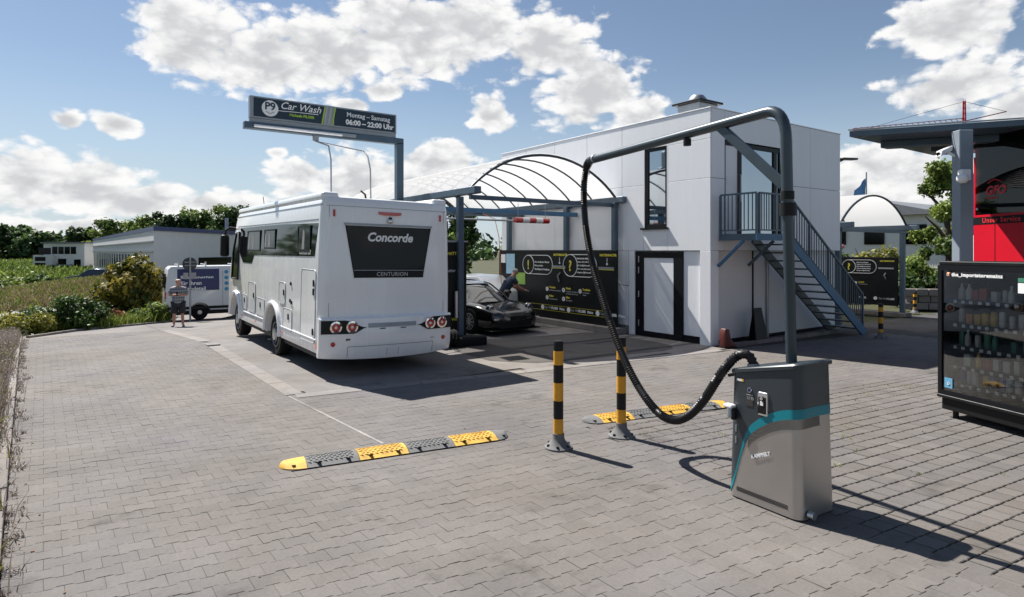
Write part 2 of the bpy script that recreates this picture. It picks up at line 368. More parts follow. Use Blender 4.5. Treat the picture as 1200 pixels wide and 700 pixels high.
class MB:
    def __init__(s):
        s.v = []; s.f = []
    def add(s, vs, fs):
        k = len(s.v); s.v += [tuple(p) for p in vs]; s.f += [tuple(i + k for i in q) for q in fs]; return s
    def box(s, x0, x1, y0, y1, z0, z1):
        vs = [(x, y, z) for z in (z0, z1) for y in (y0, y1) for x in (x0, x1)]
        return s.add(vs, [(0, 2, 3, 1), (4, 5, 7, 6), (0, 1, 5, 4), (2, 6, 7, 3), (0, 4, 6, 2), (1, 3, 7, 5)])
    def cbox(s, c, e1, e2, e3):
        c, e1, e2, e3 = map(Vector, (c, e1, e2, e3))
        vs = [c + a * e1 + b * e2 + d * e3 for d in (-1, 1) for b in (-1, 1) for a in (-1, 1)]
        return s.add(vs, [(0, 2, 3, 1), (4, 5, 7, 6), (0, 1, 5, 4), (2, 6, 7, 3), (0, 4, 6, 2), (1, 3, 7, 5)])
    def bar(s, p0, p1, w, h, up=(0, 0, 1)):
        p0, p1 = Vector(p0), Vector(p1); d = p1 - p0; up = Vector(up)
        sx = d.cross(up)
        if sx.length < 1e-6: sx = d.cross(Vector((1, 0, 0)))
        sx.normalize(); uy = sx.cross(d).normalized()
        return s.cbox((p0 + p1) / 2, d / 2, sx * w / 2, uy * h / 2)
    def prism(s, pts, f3, lo, hi):
        """pts 2-D outline, f3(a,b,t) -> 3-D"""
        n = len(pts)
        vs = [f3(a, b, lo) for a, b in pts] + [f3(a, b, hi) for a, b in pts]
        fs = [tuple(range(n))[::-1], tuple(range(n, 2 * n))] + [(i, (i + 1) % n, n + (i + 1) % n, n + i) for i in range(n)]
        return s.add(vs, fs)
    def loft(s, rings, cap=True, closed=True):
        n = len(rings[0]); vs = [p for r in rings for p in r]; fs = []
        for k in range(len(rings) - 1):
            for i in range(n if closed else n - 1):
                j = (i + 1) % n
                fs.append((k * n + i, k * n + j, (k + 1) * n + j, (k + 1) * n + i))
        if cap:
            fs.append(tuple(range(n))[::-1]); fs.append(tuple((len(rings) - 1) * n + i for i in range(n)))
        return s.add(vs, fs)
    def tube(s, pts, r, n=10, cap=True):
        pts = [Vector(p) for p in pts]; rs = r if isinstance(r, (list, tuple)) else [r] * len(pts)
        rings = []; prev = None
        for i, p in enumerate(pts):
            t = (pts[min(i + 1, len(pts) - 1)] - pts[max(i - 1, 0)]).normalized()
            if prev is None:
                a = Vector((0, 0, 1)) if abs(t.z) < .9 else Vector((1, 0, 0)); u = t.cross(a).normalized()
            else:
                u = (prev - t * prev.dot(t)).normalized()
            prev = u; w = t.cross(u)
            rings.append([p + (u * math.cos(2 * math.pi * k / n) + w * math.sin(2 * math.pi * k / n)) * rs[i] for k in range(n)])
        return s.loft(rings, cap)
    def cyl(s, p0, p1, r0, r1=None, n=16):
        return s.tube([p0, p1], [r0, r0 if r1 is None else r1], n)
    def lathe(s, prof, c=(0, 0, 0), n=24, axis='z'):
        c = Vector(c); rings = []
        for r, z in prof:
            ring = []
            for k in range(n):
                a = 2 * math.pi * k / n
                p = (r * math.cos(a), r * math.sin(a), z)
                if axis == 'x': p = (p[2], p[0], p[1])
                if axis == 'y': p = (p[0], p[2], p[1])
                ring.append(c + Vector(p))
            rings.append(ring)
        return s.loft(rings)
    def sphere(s, c, r, n=12, sc=(1, 1, 1)):
        c = Vector(c); rings = []
        for i in range(1, n // 2):
            t = math.pi * i / (n // 2)
            rings.append([c + Vector((r * sc[0] * math.sin(t) * math.cos(2 * math.pi * k / n), r * sc[1] * math.sin(t) * math.sin(2 * math.pi * k / n), -r * sc[2] * math.cos(t))) for k in range(n)])
        return s.loft(rings)
    def build(s, name, material, parent=None, world=True, smooth=None, bevel=0., segs=1, label=None, cat=None, group=None, kind=None, recalc=True):
        off = wloc(parent) if (parent is not None and world) else Vector((0, 0, 0))
        me = bpy.data.meshes.new(name)
        me.from_pydata([tuple(Vector(p) - off) for p in s.v], [], s.f)
        if recalc or bevel:
            bm = bmesh.new(); bm.from_mesh(me)
            if recalc: bmesh.ops.recalc_face_normals(bm, faces=bm.faces)
            if bevel:
                es = [e for e in bm.edges if len(e.link_faces) == 2 and e.calc_face_angle(0) > R(35)]
                bmesh.ops.bevel(bm, geom=es, offset=bevel, segments=segs, affect='EDGES', profile=.5, clamp_overlap=True)
            bm.to_mesh(me); bm.free()
        if smooth:
            me.shade_smooth(); me.set_sharp_from_angle(angle=R(smooth))
        me.materials.append(M[material])
        o = bpy.data.objects.new(name, me); COL.objects.link(o)
        if parent is not None: o.parent = parent
        return tag(o, label, cat, group, kind)

def copy_tree(o, parent=None):
    c = o.copy(); COL.objects.link(c); c.parent = parent
    for ch in list(o.children): copy_tree(ch, c)
    return c

def text(s_, size, material, parent, org, xd, up, name='lettering', shear=0., bold=0., align='LEFT', extrude=.002, spacing=1., world=True, sx=1.):
    cu = bpy.data.curves.new('t', 'FONT'); cu.body = s_; cu.size = size; cu.shear = shear; cu.offset = bold
    cu.extrude = extrude; cu.align_x = align; cu.space_character = spacing; cu.resolution_u = 3
    ob = bpy.data.objects.new('t', cu)
    me = bpy.data.meshes.new_from_object(ob)
    xd = Vector(xd).normalized(); up = Vector(up); up = (up - xd * up.dot(xd)).normalized(); n = xd.cross(up)
    off = wloc(parent) if (parent is not None and world) else Vector((0, 0, 0)); o3 = Vector(org) - off
    mt = Matrix((( xd.x * sx, up.x, n.x, o3.x), (xd.y * sx, up.y, n.y, o3.y), (xd.z * sx, up.z, n.z, o3.z), (0, 0, 0, 1)))
    me.transform(mt); me.materials.clear(); me.materials.append(M[material]); me.name = name
    o = bpy.data.objects.new(name, me); COL.objects.link(o); o.parent = parent
    bpy.data.objects.remove(ob); bpy.data.curves.remove(cu)
    return o

def smoothstep(a, b, x):
    t = max(0., min(1., (x - a) / (b - a))); return t * t * (3 - 2 * t)

def ground_z(x, y):
    """level forecourt that falls away to the north-west, banks beyond"""
    s_ = max(0., y - 15.9)
    s_ = s_ * s_ / 2.4 if s_ < 1.2 else s_ - .6
    k = max(0., min(1., (8.5 - x) / 2.5))
    z = -.065 * min(s_, 26.5) * k
    if y > 43:
        z += k * (2.2 * smoothstep(60, 130, y))
        z += 1.75 * k * math.exp(-((x - 2.5) / 9.0) ** 2 - ((y - 54) / 7.5) ** 2) * (1 if x > -6 else 1)
    return z

def foliage(centers, n, leaf, seed, squash=1., aspect=1.7, drop=.0, shell=.55):
    """many small leaf faces spread through clumps; returns verts, faces, tone"""
    g = np.random.default_rng(seed)
    c = np.array([q[:3] for q in centers], float); r = np.array([q[3] for q in centers], float)
    p = r ** 2; p /= p.sum()
    idx = g.choice(len(c), n, p=p)
    d = g.normal(size=(n, 3)); d /= np.linalg.norm(d, axis=1)[:, None]
    rad = (shell + (1 - shell) * g.random(n)) * r[idx] * (1 + .18 * g.normal(size=n))
    pos = c[idx] + d * rad[:, None] * np.array([1, 1, squash])
    nrm = d + .9 * g.normal(size=(n, 3)); nrm[:, 2] += .35; nrm /= np.linalg.norm(nrm, axis=1)[:, None]
    t = g.normal(size=(n, 3)); t -= nrm * (t * nrm).sum(1)[:, None]; t /= np.linalg.norm(t, axis=1)[:, None]
    b = np.cross(nrm, t)
    ls = leaf * (.6 + .8 * g.random(n))[:, None]
    q = np.stack([pos - t * ls * aspect * .5, pos + b * ls * .5, pos + t * ls * aspect * .5, pos - b * ls * .5], 1)
    v = q.reshape(-1, 3); f = np.arange(4 * n).reshape(n, 4)
    tone = np.clip(.5 + .33 * g.normal(size=n) + .25 * g.normal(size=len(c))[idx], 0, 1)
    return v, f, tone

def leaf_object(name, v, f, tone, material, parent=None, label=None, cat=None, group=None, kind=None):
    off = np.array(wloc(parent)) if parent is not None else np.zeros(3)
    me = bpy.data.meshes.new(name)
    me.vertices.add(len(v)); me.vertices.foreach_set('co', (v - off).astype(np.float32).ravel())
    k = f.shape[1]
    me.loops.add(f.size); me.loops.foreach_set('vertex_index', f.astype(np.int32).ravel())
    me.polygons.add(len(f)); me.polygons.foreach_set('loop_start', np.arange(0, f.size, k, dtype=np.int32))
    me.update(calc_edges=True)
    at = me.attributes.new('tone', 'FLOAT', 'FACE'); at.data.foreach_set('value', tone.astype(np.float32))
    me.materials.append(M[material])
    o = bpy.data.objects.new(name, me); COL.objects.link(o)
    if parent is not None: o.parent = parent
    return tag(o, label, cat, group, kind)

# ------------------------------------------------------------------ the ground
def grid_sheet(name, xs, ys, zf, material, kind='structure', keep=None, parent=None):
    vs = [(x, y, zf(x, y)) for y in ys for x in xs]; nx = len(xs); fs = []
    for j in range(len(ys) - 1):
        for i in range(nx - 1):
            cx, cy = (xs[i] + xs[i + 1]) / 2, (ys[j] + ys[j + 1]) / 2
            if keep is None or keep(cx, cy):
                fs.append((j * nx + i, j * nx + i + 1, (j + 1) * nx + i + 1, (j + 1) * nx + i))
    mb = MB(); mb.v = vs; mb.f = fs
    return mb.build(name, material, parent, smooth=40, kind=kind, recalc=False)

def span(a, b, st): return list(np.arange(a, b + 1e-6, st))
gx = span(-900, -60, 60) + span(-50, -12, 4) + span(-10, 30, 1) + span(34, 66, 4) + span(100, 900, 80)
gy = span(-300, -20, 40) + span(-12, 8, 4) + span(9, 75, 1) + span(80, 160, 10) + span(200, 1400, 100)
def outer_z(x, y):
    return ground_z(x, y) - .06
grid_sheet('ground', gx, gy, outer_z, 'earth')

def kerb_x(y): return -.46 - .05 * (y - 6.1)
E1 = (math.cos(R(-6)), math.sin(R(-6))); E2 = (-math.sin(R(2)), math.cos(R(2)))
def band_y(x): return 9.72 - .108 * x                     # near edge of the concrete in front of the wash bays
def slab_x(y): return 2.62 - .022 * (y - 9.4)
def in_grass(x, y): return x > 4.98 + .07 * (y - 2) and y < 5.72 - .12 * (x - 5.3) and x < 13.5
def in_paving(x, y):
    if x < kerb_x(y) - .08 or x > 17.6 or y < -3 or y > 24.2: return False
    if x > slab_x(y) + .14 and y > band_y(x) + .12: return False
    if x > 11.4 and y > 8.45: return False
    return not in_grass(x, y)

def paver_shape(L, W, wave, gap, bev, depth):
    a = wave
    hx, hy = L / 2 - gap[0] / 2, W / 2 - gap[1] / 2
    top = [(-hx, hy + a), (-.285 * L, hy + a), (-.19 * L, hy - a), (.19 * L, hy - a), (.285 * L, hy + a), (hx, hy + a)]
    bot = [(x, -y) for x, y in reversed(top)]
    if wave == 0: top = [(-hx, hy), (-.014, hy), (-.011, hy + .0075), (.011, hy + .0075), (.014, hy), (hx, hy)]; bot = [(x, -y) for x, y in reversed(top)]
    out = np.array(top + bot)[::-1]
    inn = out * np.array([(hx - bev) / hx, (hy - bev) / hy])
    n = len(out); V = []
    V += [(x, y, 0) for x, y in inn]; V += [(x, y, -bev * .7) for x, y in out]; V += [(x, y, -depth) for x, y in out]
    F = [tuple(range(n))] + [(k * n + i, (k + 1) * n + i, (k + 1) * n + (i + 1) % n, k * n + (i + 1) % n) for k in (0, 1) for i in range(n)]
    return np.array(V), F

def lay(thing, name, shape, L, W, test, limit=300, jit=.0012, material='paver'):
    V, F = shape; cells = []
    A = np.array([E1, E2]).T; Ai = np.linalg.inv(A)
    for j in range(-60, 190):
        for i in range(-60, 150):
            q = A @ np.array([i * L + (j % 2) * L / 2, j * W])
            if test(q[0], q[1]): cells.append((q[0], q[1]))
    fw = (math.sin(R(35.1)), math.cos(R(35.1)))
    def key(c):
        d = c[0] * fw[0] + c[1] * fw[1]; xx = c[0] * fw[1] - c[1] * fw[0]
        inside = d > 3.85 and abs(xx) < d * .84
        return (0 if inside else 1, d)
    cells.sort(key=key)
    T = np.array([[E1[0], E2[0]], [E1[1], E2[1]]])
    P2 = V[:, :2] @ T.T
    base = [(P2[k, 0], P2[k, 1], V[k, 2]) for k in range(len(V))]
    meshes = []
    me = bpy.data.meshes.new(name); me.from_pydata(base, [], F); me.materials.append(M[material])
    off = wloc(thing)
    for (x, y) in cells[:limit]:
        o = bpy.data.objects.new(name, me); COL.objects.link(o); o.parent = thing
        o.location = Vector((x, y, ground_z(x, y) + random.uniform(-jit, jit))) - off
        o.rotation_euler = (random.gauss(0, .006), random.gauss(0, .006), random.gauss(0, .004))
    rest = cells[limit:]
    nv = len(V); vs = []; fs = []; tone = []
    C = np.array(rest); Z = np.array([ground_z(x, y) for x, y in rest]) + rng.uniform(-jit, jit, len(rest))
    tx = rng.normal(0, .006, len(rest)); ty = rng.normal(0, .006, len(rest))
    sl = np.array([(ground_z(x, y + .1) - ground_z(x, y - .1)) / .2 for x, y in rest])
    allv = np.zeros((len(rest), nv, 3))
    allv[:, :, 0] = C[:, None, 0] + P2[None, :, 0]; allv[:, :, 1] = C[:, None, 1] + P2[None, :, 1]
    allv[:, :, 2] = Z[:, None] + V[None, :, 2] + tx[:, None] * P2[None, :, 0] + (ty + sl)[:, None] * P2[None, :, 1]
    loops = []; starts = []; cnt = 0
    fl = [len(q) for q in F]; flat = np.array([i for q in F for i in q])
    allloops = (flat[None, :] + (np.arange(len(rest)) * nv)[:, None]).ravel()
    st1 = np.concatenate([[0], np.cumsum(fl)[:-1]])
    starts = (st1[None, :] + (np.arange(len(rest)) * sum(fl))[:, None]).ravel()
    me2 = bpy.data.meshes.new(name + '_field')
    me2.vertices.add(len(rest) * nv); me2.vertices.foreach_set('co', allv.astype(np.float32).ravel() - np.tile(np.array(off, np.float32), len(rest) * nv))
    me2.loops.add(len(allloops)); me2.loops.foreach_set('vertex_index', allloops.astype(np.int32))
    me2.polygons.add(len(starts)); me2.polygons.foreach_set('loop_start', starts.astype(np.int32))
    me2.update(calc_edges=True); me2.shade_flat()
    at = me2.attributes.new('tone', 'FLOAT', 'FACE')
    at.data.foreach_set('value', np.repeat(rng.random(len(rest)), len(F)).astype(np.float32))
    me2.materials.append(M[material])
    o = bpy.data.objects.new(name + '_field', me2); COL.objects.link(o); o.parent = thing; o['kind'] = 'stuff'
    return o

px_ = span(-1.6, 18, .2); py_ = span(-3, 25, .2)
paving = grid_sheet('paving', px_, py_, lambda x, y: ground_z(x, y) - .009, 'joint_sand', keep=lambda x, y: x > kerb_x(y) - .3 and not (in_grass(x - .1, y) and in_grass(x, y + .1)))
lay(paving, 'paver', paver_shape(.222, .165, .0105, (.0014, .0036), .0026, .02), .222, .165, in_paving)
grass_bed = grid_sheet('grass_paving', span(4.6, 14, .2), span(-3, 6.2, .2), lambda x, y: -.024, 'soil', keep=lambda x, y: in_grass(x, y))
lay(grass_bed, 'grass_paver', paver_shape(.2, .178, 0, (.012, .008), .006, .035), .2, .178 + .006, in_grass, material='grass_paver', jit=.002)

# concrete and asphalt before the wash bays, and the strip along their edge
def strip_poly(name, pts, z, material, parent=None):
    bm = bmesh.new()
    f = bm.faces.new([bm.verts.new((x, y, 0)) for x, y in pts])
    bmesh.ops.triangulate(bm, faces=[f])
    bmesh.ops.subdivide_edges(bm, edges=bm.edges[:], cuts=7, use_grid_fill=True)
    for v in bm.verts: v.co.z = ground_z(v.co.x, v.co.y) + z
    bmesh.ops.recalc_face_normals(bm, faces=bm.faces)
    if sum(f.normal.z for f in bm.faces) < 0: bmesh.ops.reverse_faces(bm, faces=bm.faces)
    me = bpy.data.meshes.new(name); bm.to_mesh(me); bm.free(); me.materials.append(M[material])
    o = bpy.data.objects.new(name, me); COL.objects.link(o); o['kind'] = 'structure'
    return o
sl_ys = span(9.2, 24, .4)
slab = grid_sheet('concrete_slab', span(2.0, 18.2, .3), span(8.2, 45, .4), lambda x, y: ground_z(x, y) + .004, 'slab',
                  keep=lambda x, y: x > slab_x(y) + .1 and y > band_y(x) + .2 and not (x > 12.0 and y < 9.0))
vf = MB()
for k in range(40):                                          # drive beyond the paving, round to the street
    pass
grid_sheet('driveway', span(-1.8, 14, .5), span(24.0, 40, .5), lambda x, y: ground_z(x, y) - .004, 'slab', keep=lambda x, y: True)
# asphalt patch of the bay with rounded near corner
ap = [(6.75, 10.35), (7.35, 9.62), (8.4, 9.42), (9.6, 9.3), (10.5, 9.18), (10.95, 9.3), (11.25, 9.6), (11.4, 10.2), (11.45, 12.4), (8.2, 12.9), (7.2, 12.6), (6.75, 11.8)]
strip_poly('asphalt_patch', ap, .009, 'asphalt')
# edge strip: real kerb-band stones flush with the paving
bands = bpy.data.objects.new('edge_strip', None); COL.objects.link(bands); bands['kind'] = 'structure'
me_b = MB().box(-.49, .49, -.13, .13, -.05, .007).build('t', 'band', bevel=.004)
bandmesh = me_b.data; bpy.data.objects.remove(me_b)
x = 2.75
while x < 11.6:
    o = bpy.data.objects.new('edge_stone', bandmesh); COL.objects.link(o); o.parent = bands
    o.location = (x + .45, band_y(x + .45) + .1, .001); o.rotation_euler = (0, 0, math.atan(-.108)); x += .992
y = 9.6
while y < 23:
    o = bpy.data.objects.new('edge_stone', bandmesh); COL.objects.link(o); o.parent = bands
    o.location = (slab_x(y + .5) + .11, y + .55, ground_z(2.5, y + .55) + .001)
    o.rotation_euler = (-math.atan((ground_z(2.5, y + 1) - ground_z(2.5, y)) / 1) * 0, 0, R(90) + .022)
    if y > 15.5: o.rotation_euler = (0, math.atan(.065) , R(91.3))
    y += .992
def grass_x(y): return 4.98 + .07 * (y - 2)
bs = MB().box(-.098, .098, -.098, .098, -.04, .003).build('t', 'grass_paver', bevel=.004); bsm = bs.data; bpy.data.objects.remove(bs)
y = 0.2
while y < 5.75:
    o = bpy.data.objects.new('border_stone', bsm); COL.objects.link(o); o.parent = grass_bed
    o.location = (grass_x(y) + .02, y, random.uniform(-.001, .001)); o.rotation_euler = (0, 0, -.07); y += .2
x = 5.32
while x < 13.4:
    o = bpy.data.objects.new('border_stone', bsm); COL.objects.link(o); o.parent = grass_bed
    o.location = (x, 5.72 - .12 * (x - 5.3), random.uniform(-.001, .001)); o.rotation_euler = (0, 0, -.12); x += .2
# kerbs of the planting along the left and the far side
kerbs = bpy.data.objects.new('kerb', None); COL.objects.link(kerbs); kerbs['kind'] = 'structure'
k0 = MB().box(-.495, .495, -.05, .05, -.15, .075).build('t', 'kerbstone', bevel=.012, segs=2); kmesh = k0.data; bpy.data.objects.remove(k0)
def kerb_run(p, q):
    L_ = math.dist(p, q); n = max(1, int(L_ / 1.0)); a = math.atan2(q[1] - p[1], q[0] - p[0])
    for k in range(n):
        t = (k + .5) / n; xx, yy = p[0] + (q[0] - p[0]) * t, p[1] + (q[1] - p[1]) * t
        t1 = (k + 1) / n; t0 = k / n
        sl_ = (ground_z(p[0] + (q[0] - p[0]) * t1, p[1] + (q[1] - p[1]) * t1) - ground_z(p[0] + (q[0] - p[0]) * t0, p[1] + (q[1] - p[1]) * t0)) / (L_ / n)
        o = bpy.data.objects.new('kerb_stone', kmesh); COL.objects.link(o); o.parent = kerbs
        o.location = (xx, yy, ground_z(xx, yy) + random.uniform(-.006, .006)); o.scale = (L_ / n, 1, 1)
        o.rotation_euler = (0, -math.atan(sl_), a + random.gauss(0, .004))
kerb_run((kerb_x(1) - .05, 1.0), (kerb_x(23.6) - .05, 23.6))
kerb_run((-1.25, 24.4), (.3, 27.9)); kerb_run((.3, 27.9), (3.3, 30.6)); kerb_run((3.3, 30.6), (3.7, 34.5))
kerb_run((12.1, 8.72), (17.4, 8.6))
# street on the left beyond the planting, road behind the stairs
grid_sheet('street', span(-40, 0, 2), span(40, 60, 1), lambda x, y: ground_z(x, y) + .0 , 'road_grey', keep=lambda x, y: y > 42.5 - .1 * x and y < 57 - .08 * x and x < -.5)
grid_sheet('side_road', span(17.2, 40, 1.0), span(-6, 9.4, .7), lambda x, y: -.02, 'asphalt')
wl_ = MB(); a, b = (2.62, 9.62), (2.86, 6.62)
d = Vector((b[0] - a[0], b[1] - a[1], 0)).normalized(); n_ = Vector((-d.y, d.x, 0)) * .016
wl_.add([(a[0] - n_.x, a[1] - n_.y, .0035), (b[0] - n_.x, b[1] - n_.y, .0035), (b[0] + n_.x, b[1] + n_.y, .0035), (a[0] + n_.x, a[1] + n_.y, .0035)], [(0, 1, 2, 3)])
stone('worn_paint', (.25, .24, .23), tone=0, patch=.45)
wl_.build('painted_line', 'worn_paint', kind='structure')
drain = empty('drain_cover', (7.3, 10.3, .006), R(-6), 'black square drain grate set into the concrete near the bay', 'drain')
MB().box(-.25, .25, -.25, .25, -.02, .004).build('plate', 'black_plastic', drain, world=False)
for k in range(7): MB().box(-.22, .22, -.2 + k * .065 - .012, -.2 + k * .065 + .012, .004, .01).build('grate_bar', 'zinc' if 0 else 'black_frame', drain, world=False)

# ------------------------------------------------------------------ the white office block
BX, BY, BX2, BY2, BZ = 11.94, 9.04, 17.75, 17.6, 5.5
bld = empty('office_building', (BX, BY, 0), 0, 'white clad two storey block with tall window and outside door', 'building')
MB().box(BX + .14, BX2 - .03, BY + .14, BY2 - .03, 0, 2.2).build('ground_floor_wall', 'white_plaster', bld)
MB().box(BX + .13, BX2 - .03, BY + .13, BY2 - .03, 2.2, BZ - .03).build('core_wall', 'black_frame', bld)
def panel(axis, a0, a1, z0, z1, name='cladding_panel', proud=0., m='white_panel'):
    g = .005
    mb = MB()
    if axis == 'x': mb.box(BX - proud, BX + .028, a0 + g, a1 - g, z0 + g, z1 - g)
    if axis == 'y': mb.box(a0 + g, a1 - g, BY - proud, BY + .028, z0 + g, z1 - g)
    if axis == 'X': mb.box(BX2 - .028, BX2, a0 + g, a1 - g, z0 + g, z1 - g)
    return mb.build(name, m, bld, bevel=.003)
cols = [(BY, 10.30), (11.10, 11.87), (11.87, 13.26), (13.26, 14.72), (14.72, 16.2), (16.2, BY2)]
for a0, a1 in cols:
    panel('x', a0, a1, 2.2, 3.89)
    if a0 != 11.10 and a0 != BY: panel('x', a0, a1, 3.89, BZ)
panel('x', BY, 10.30, 3.89, 4.80); panel('x', 11.10, 11.87, 3.89, 4.80)
panel('x', BY, 11.87, 4.80, BZ)
panel('x', 10.30, 11.10, 2.2, 2.78)
for a0, a1 in [(BX + .03, 12.47), (14.84, 16.2), (16.2, BX2)]:
    panel('y', a0, a1, 3.89, BZ); panel('y', a0, a1, 2.2, 3.89)
panel('y', 12.47, 14.84, 4.82, BZ); panel('y', 12.47, 14.84, 2.2, 2.58)
for a0, a1 in [(BY, 12), (12, 15), (15, BY2)]:
    panel('X', a0, a1, 2.2, 3.89); panel('X', a0, a1, 3.89, BZ)
MB().box(BX - .015, BX2 + .015, BY - .015, BY2 + .015, BZ, BZ + .025).build('parapet_cap', 'white_panel', bld, bevel=.004)
# corner pier and wall sections of the ground floor
MB().box(BX, BX + .30, BY, BY + .30, 0, 2.2).build('corner_pier', 'white_panel', bld, bevel=.004)
MB().box(BX, BX + .13, 11.42, 11.62, 0, 2.2).build('pier', 'white_panel', bld, bevel=.004)
for z0, z1 in ((0.22, 1.27), (1.28, 2.2)): panel('x', 11.63, 12.1, z0, z1 - .0)
for a0, a1 in ((12.1, 14.72), (14.72, BY2)): panel('x', a0, a1, .22, 2.2)
MB().box(BX + .06, BX + .12, BY + .31, 9.86, .17, 2.19).build('infill_panel', 'white_panel', bld, bevel=.003)
MB().box(BX + .05, BX + .125, BY + .31, 9.86, 0.0, .165).build('base_plate', 'black_frame', bld)
# service door
dr = MB(); y0, y1 = 9.87, 11.41
dr.box(BX + .03, BX + .12, y0, y0 + .28, .0, 2.17); dr.box(BX + .03, BX + .12, y1 - .28, y1, 0, 2.17)
dr.box(BX + .03, BX + .12, y0 + .28, y1 - .28, 2.02, 2.17); dr.box(BX + .03, BX + .12, y0 + .28, y1 - .28, 0, .14)
sd_ = dr.build('service_door', 'black_frame', bld)
MB().box(BX + .05, BX + .10, y0 + .281, y1 - .281, .141, 2.019).build('door_leaf', 'white_panel', sd_)
for z in (.25, 1.0, 1.62, 1.9): MB().cyl((BX + .02, y1 - .12, z), (BX + .02, y1 - .12, z + .16), .014, n=8).build('hinge', 'steel_grey', sd_)
# tall window
wr = MB(); y0, y1, z0, z1 = 10.30, 11.10, 2.78, 4.80
for q in ((y0 + .03, y0 + .10, z0, z1), (y1 - .14, y1 - .03, z0, z1), (y0 + .10, y1 - .14, z0, z0 + .09), (y0 + .10, y1 - .14, z1 - .08, z1)):
    wr.box(BX + .02, BX + .09, *q)
win = wr.build('tall_window', 'black_frame', bld)
MB().box(BX + .05, BX + .06, y0 + .1, y1 - .14, z0 + .09, z1 - .08).build('pane', 'house_glass', win)
MB().box(BX - .07, BX + .02, y0 - .02, y1 + .06, z0 - .045, z0).build('sill', 'black_frame', win)
for yy in (y0, y1 - .03): MB().box(BX - .002, BX + .11, yy + .001, yy + .029, z0, z1).build('reveal', 'white_panel', win)
# upstairs door with side pane
fx = MB(); x0, x1, z0, z1 = 12.49, 14.82, 2.6, 4.80
for q in ((x0, x0 + .05), (13.02, 13.17), (14.52, 14.66), (x1 - .05, x1)): fx.box(q[0], q[1], BY + .03, BY + .11, z0, z1 - .1)
fx.box(x0, x1, BY + .031, BY + .112, z1 - .1, z1)
ud = fx.build('upper_door', 'black_frame', bld)
MB().box(x0 + .05, 13.02, BY + .05, BY + .09, z0, z1 - .1).build('door_leaf', 'white_panel', ud)
MB().box(13.17, 14.52, BY + .06, BY + .07, z0, z1 - .1).build('pane', 'house_glass', ud)
MB().box(14.66, x1 - .05, BY + .06, BY + .07, z0, z1 - .1).build('pane', 'house_glass', ud)
MB().tube([(13.06, BY + .03, 3.35), (13.06, BY - .03, 3.37), (13.06, BY - .03, 4.02), (13.06, BY + .03, 4.04)], .014, 8).build('door_handle', 'steel_grey', ud)
MB().box(12.6, 12.82, BY + .042, BY + .05, 3.75, 3.95).build('notice', 'white_ink', ud)
MB().tube([(14.98, BY, 5.0), (14.98, BY - .10, 5.02), (15.03, BY - .16, 4.98)], [.03, .03, .035], 8).build('wall_spotlight', 'zinc', bld, smooth=40)
# lower wall under the stair: recess lines, downpipe
MB().cyl((14.35, BY + .1, 0), (14.35, BY + .1, 2.2), .035, n=10).build('downpipe', 'zinc', bld, smooth=40)
MB().box(13.75, 13.78, BY + .11, BY + .15, 0, 2.2).build('corner_trim', 'black_frame', bld)
MB().box(12.25, BX2 - .04, BY + .1, BY + .145, 0, .09).build('skirting', 'black_frame', bld)
# roof vent
vent = empty('roof_vent', (13.3, 10.5, BZ), 0, 'square metal roof vent with dark cap on the white office block', 'roof vent')
MB().box(12.95, 13.7, 10.15, 10.85, BZ + .02, BZ + .5).build('housing', 'zinc', vent, bevel=.01)
MB().box(12.85, 13.8, 10.05, 10.95, BZ + .5, BZ + .56).build('cap', 'black_frame', vent, bevel=.008)
MB().lathe([(.24, BZ + .56), (.24, BZ + .66), (.16, BZ + .76), (.05, BZ + .78)], (13.33, 10.5, 0), 16).build('cowl', 'zinc', vent, smooth=40)
wlamp = empty('wall_lamp', (BX2, BY + .2, 4.78), 0, 'dark flat street style lamp arm on the block corner', 'lamp')
MB().tube([(BX2 - .02, BY + .1, 4.75), (BX2 + .12, BY + .1, 4.79), (BX2 + .3, BY + .1, 4.83)], [.07, .06, .05], 10).build('arm', 'black_frame', wlamp, smooth=40)
MB().cbox((BX2 + .62, BY + .1, 4.87), (.42, 0, .03), (0, .11, 0), (-.002, 0, .03)).build('lamp_head', 'black_frame', wlamp, bevel=.02)

# ------------------------------------------------------------------ outside stair
st = empty('steel_staircase', (12.17, 8.0, 0), 0, 'blue grey steel staircase with railings leading up to the upper door', 'staircase')
PX0, PX1, PY0, PY1, PZ = 12.17, 13.42, 8.0, 8.98, 2.56
pl = MB().box(PX0 + .04, PX1, PY0 + .04, PY1, PZ - .04, PZ).build('landing', 'steel_dark', st)
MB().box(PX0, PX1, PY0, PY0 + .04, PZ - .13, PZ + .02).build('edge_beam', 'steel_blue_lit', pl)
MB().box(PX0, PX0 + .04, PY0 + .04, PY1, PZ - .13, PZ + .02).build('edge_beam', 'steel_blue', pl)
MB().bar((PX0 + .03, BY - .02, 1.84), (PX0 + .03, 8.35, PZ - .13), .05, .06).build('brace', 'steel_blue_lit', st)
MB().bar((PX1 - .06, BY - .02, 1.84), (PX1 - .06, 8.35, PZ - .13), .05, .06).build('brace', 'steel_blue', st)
SX0, SX1 = 13.42, 17.0
def stair_z(xx): return PZ - .06 - (xx - SX0) * (PZ - .06) / (SX1 - SX0)
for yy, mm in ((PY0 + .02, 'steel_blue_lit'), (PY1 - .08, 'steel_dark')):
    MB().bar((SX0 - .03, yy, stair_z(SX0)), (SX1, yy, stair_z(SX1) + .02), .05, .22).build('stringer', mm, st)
NS = 13
for k in range(1, NS):
    xx = SX0 + (SX1 - SX0) * (k - .5) / NS; zz = PZ * (1 - k / NS)
    MB().box(xx - .05, xx + .20, PY0 + .05, PY1 - .11, zz - .035, zz).build('tread', 'steel_dark', st)
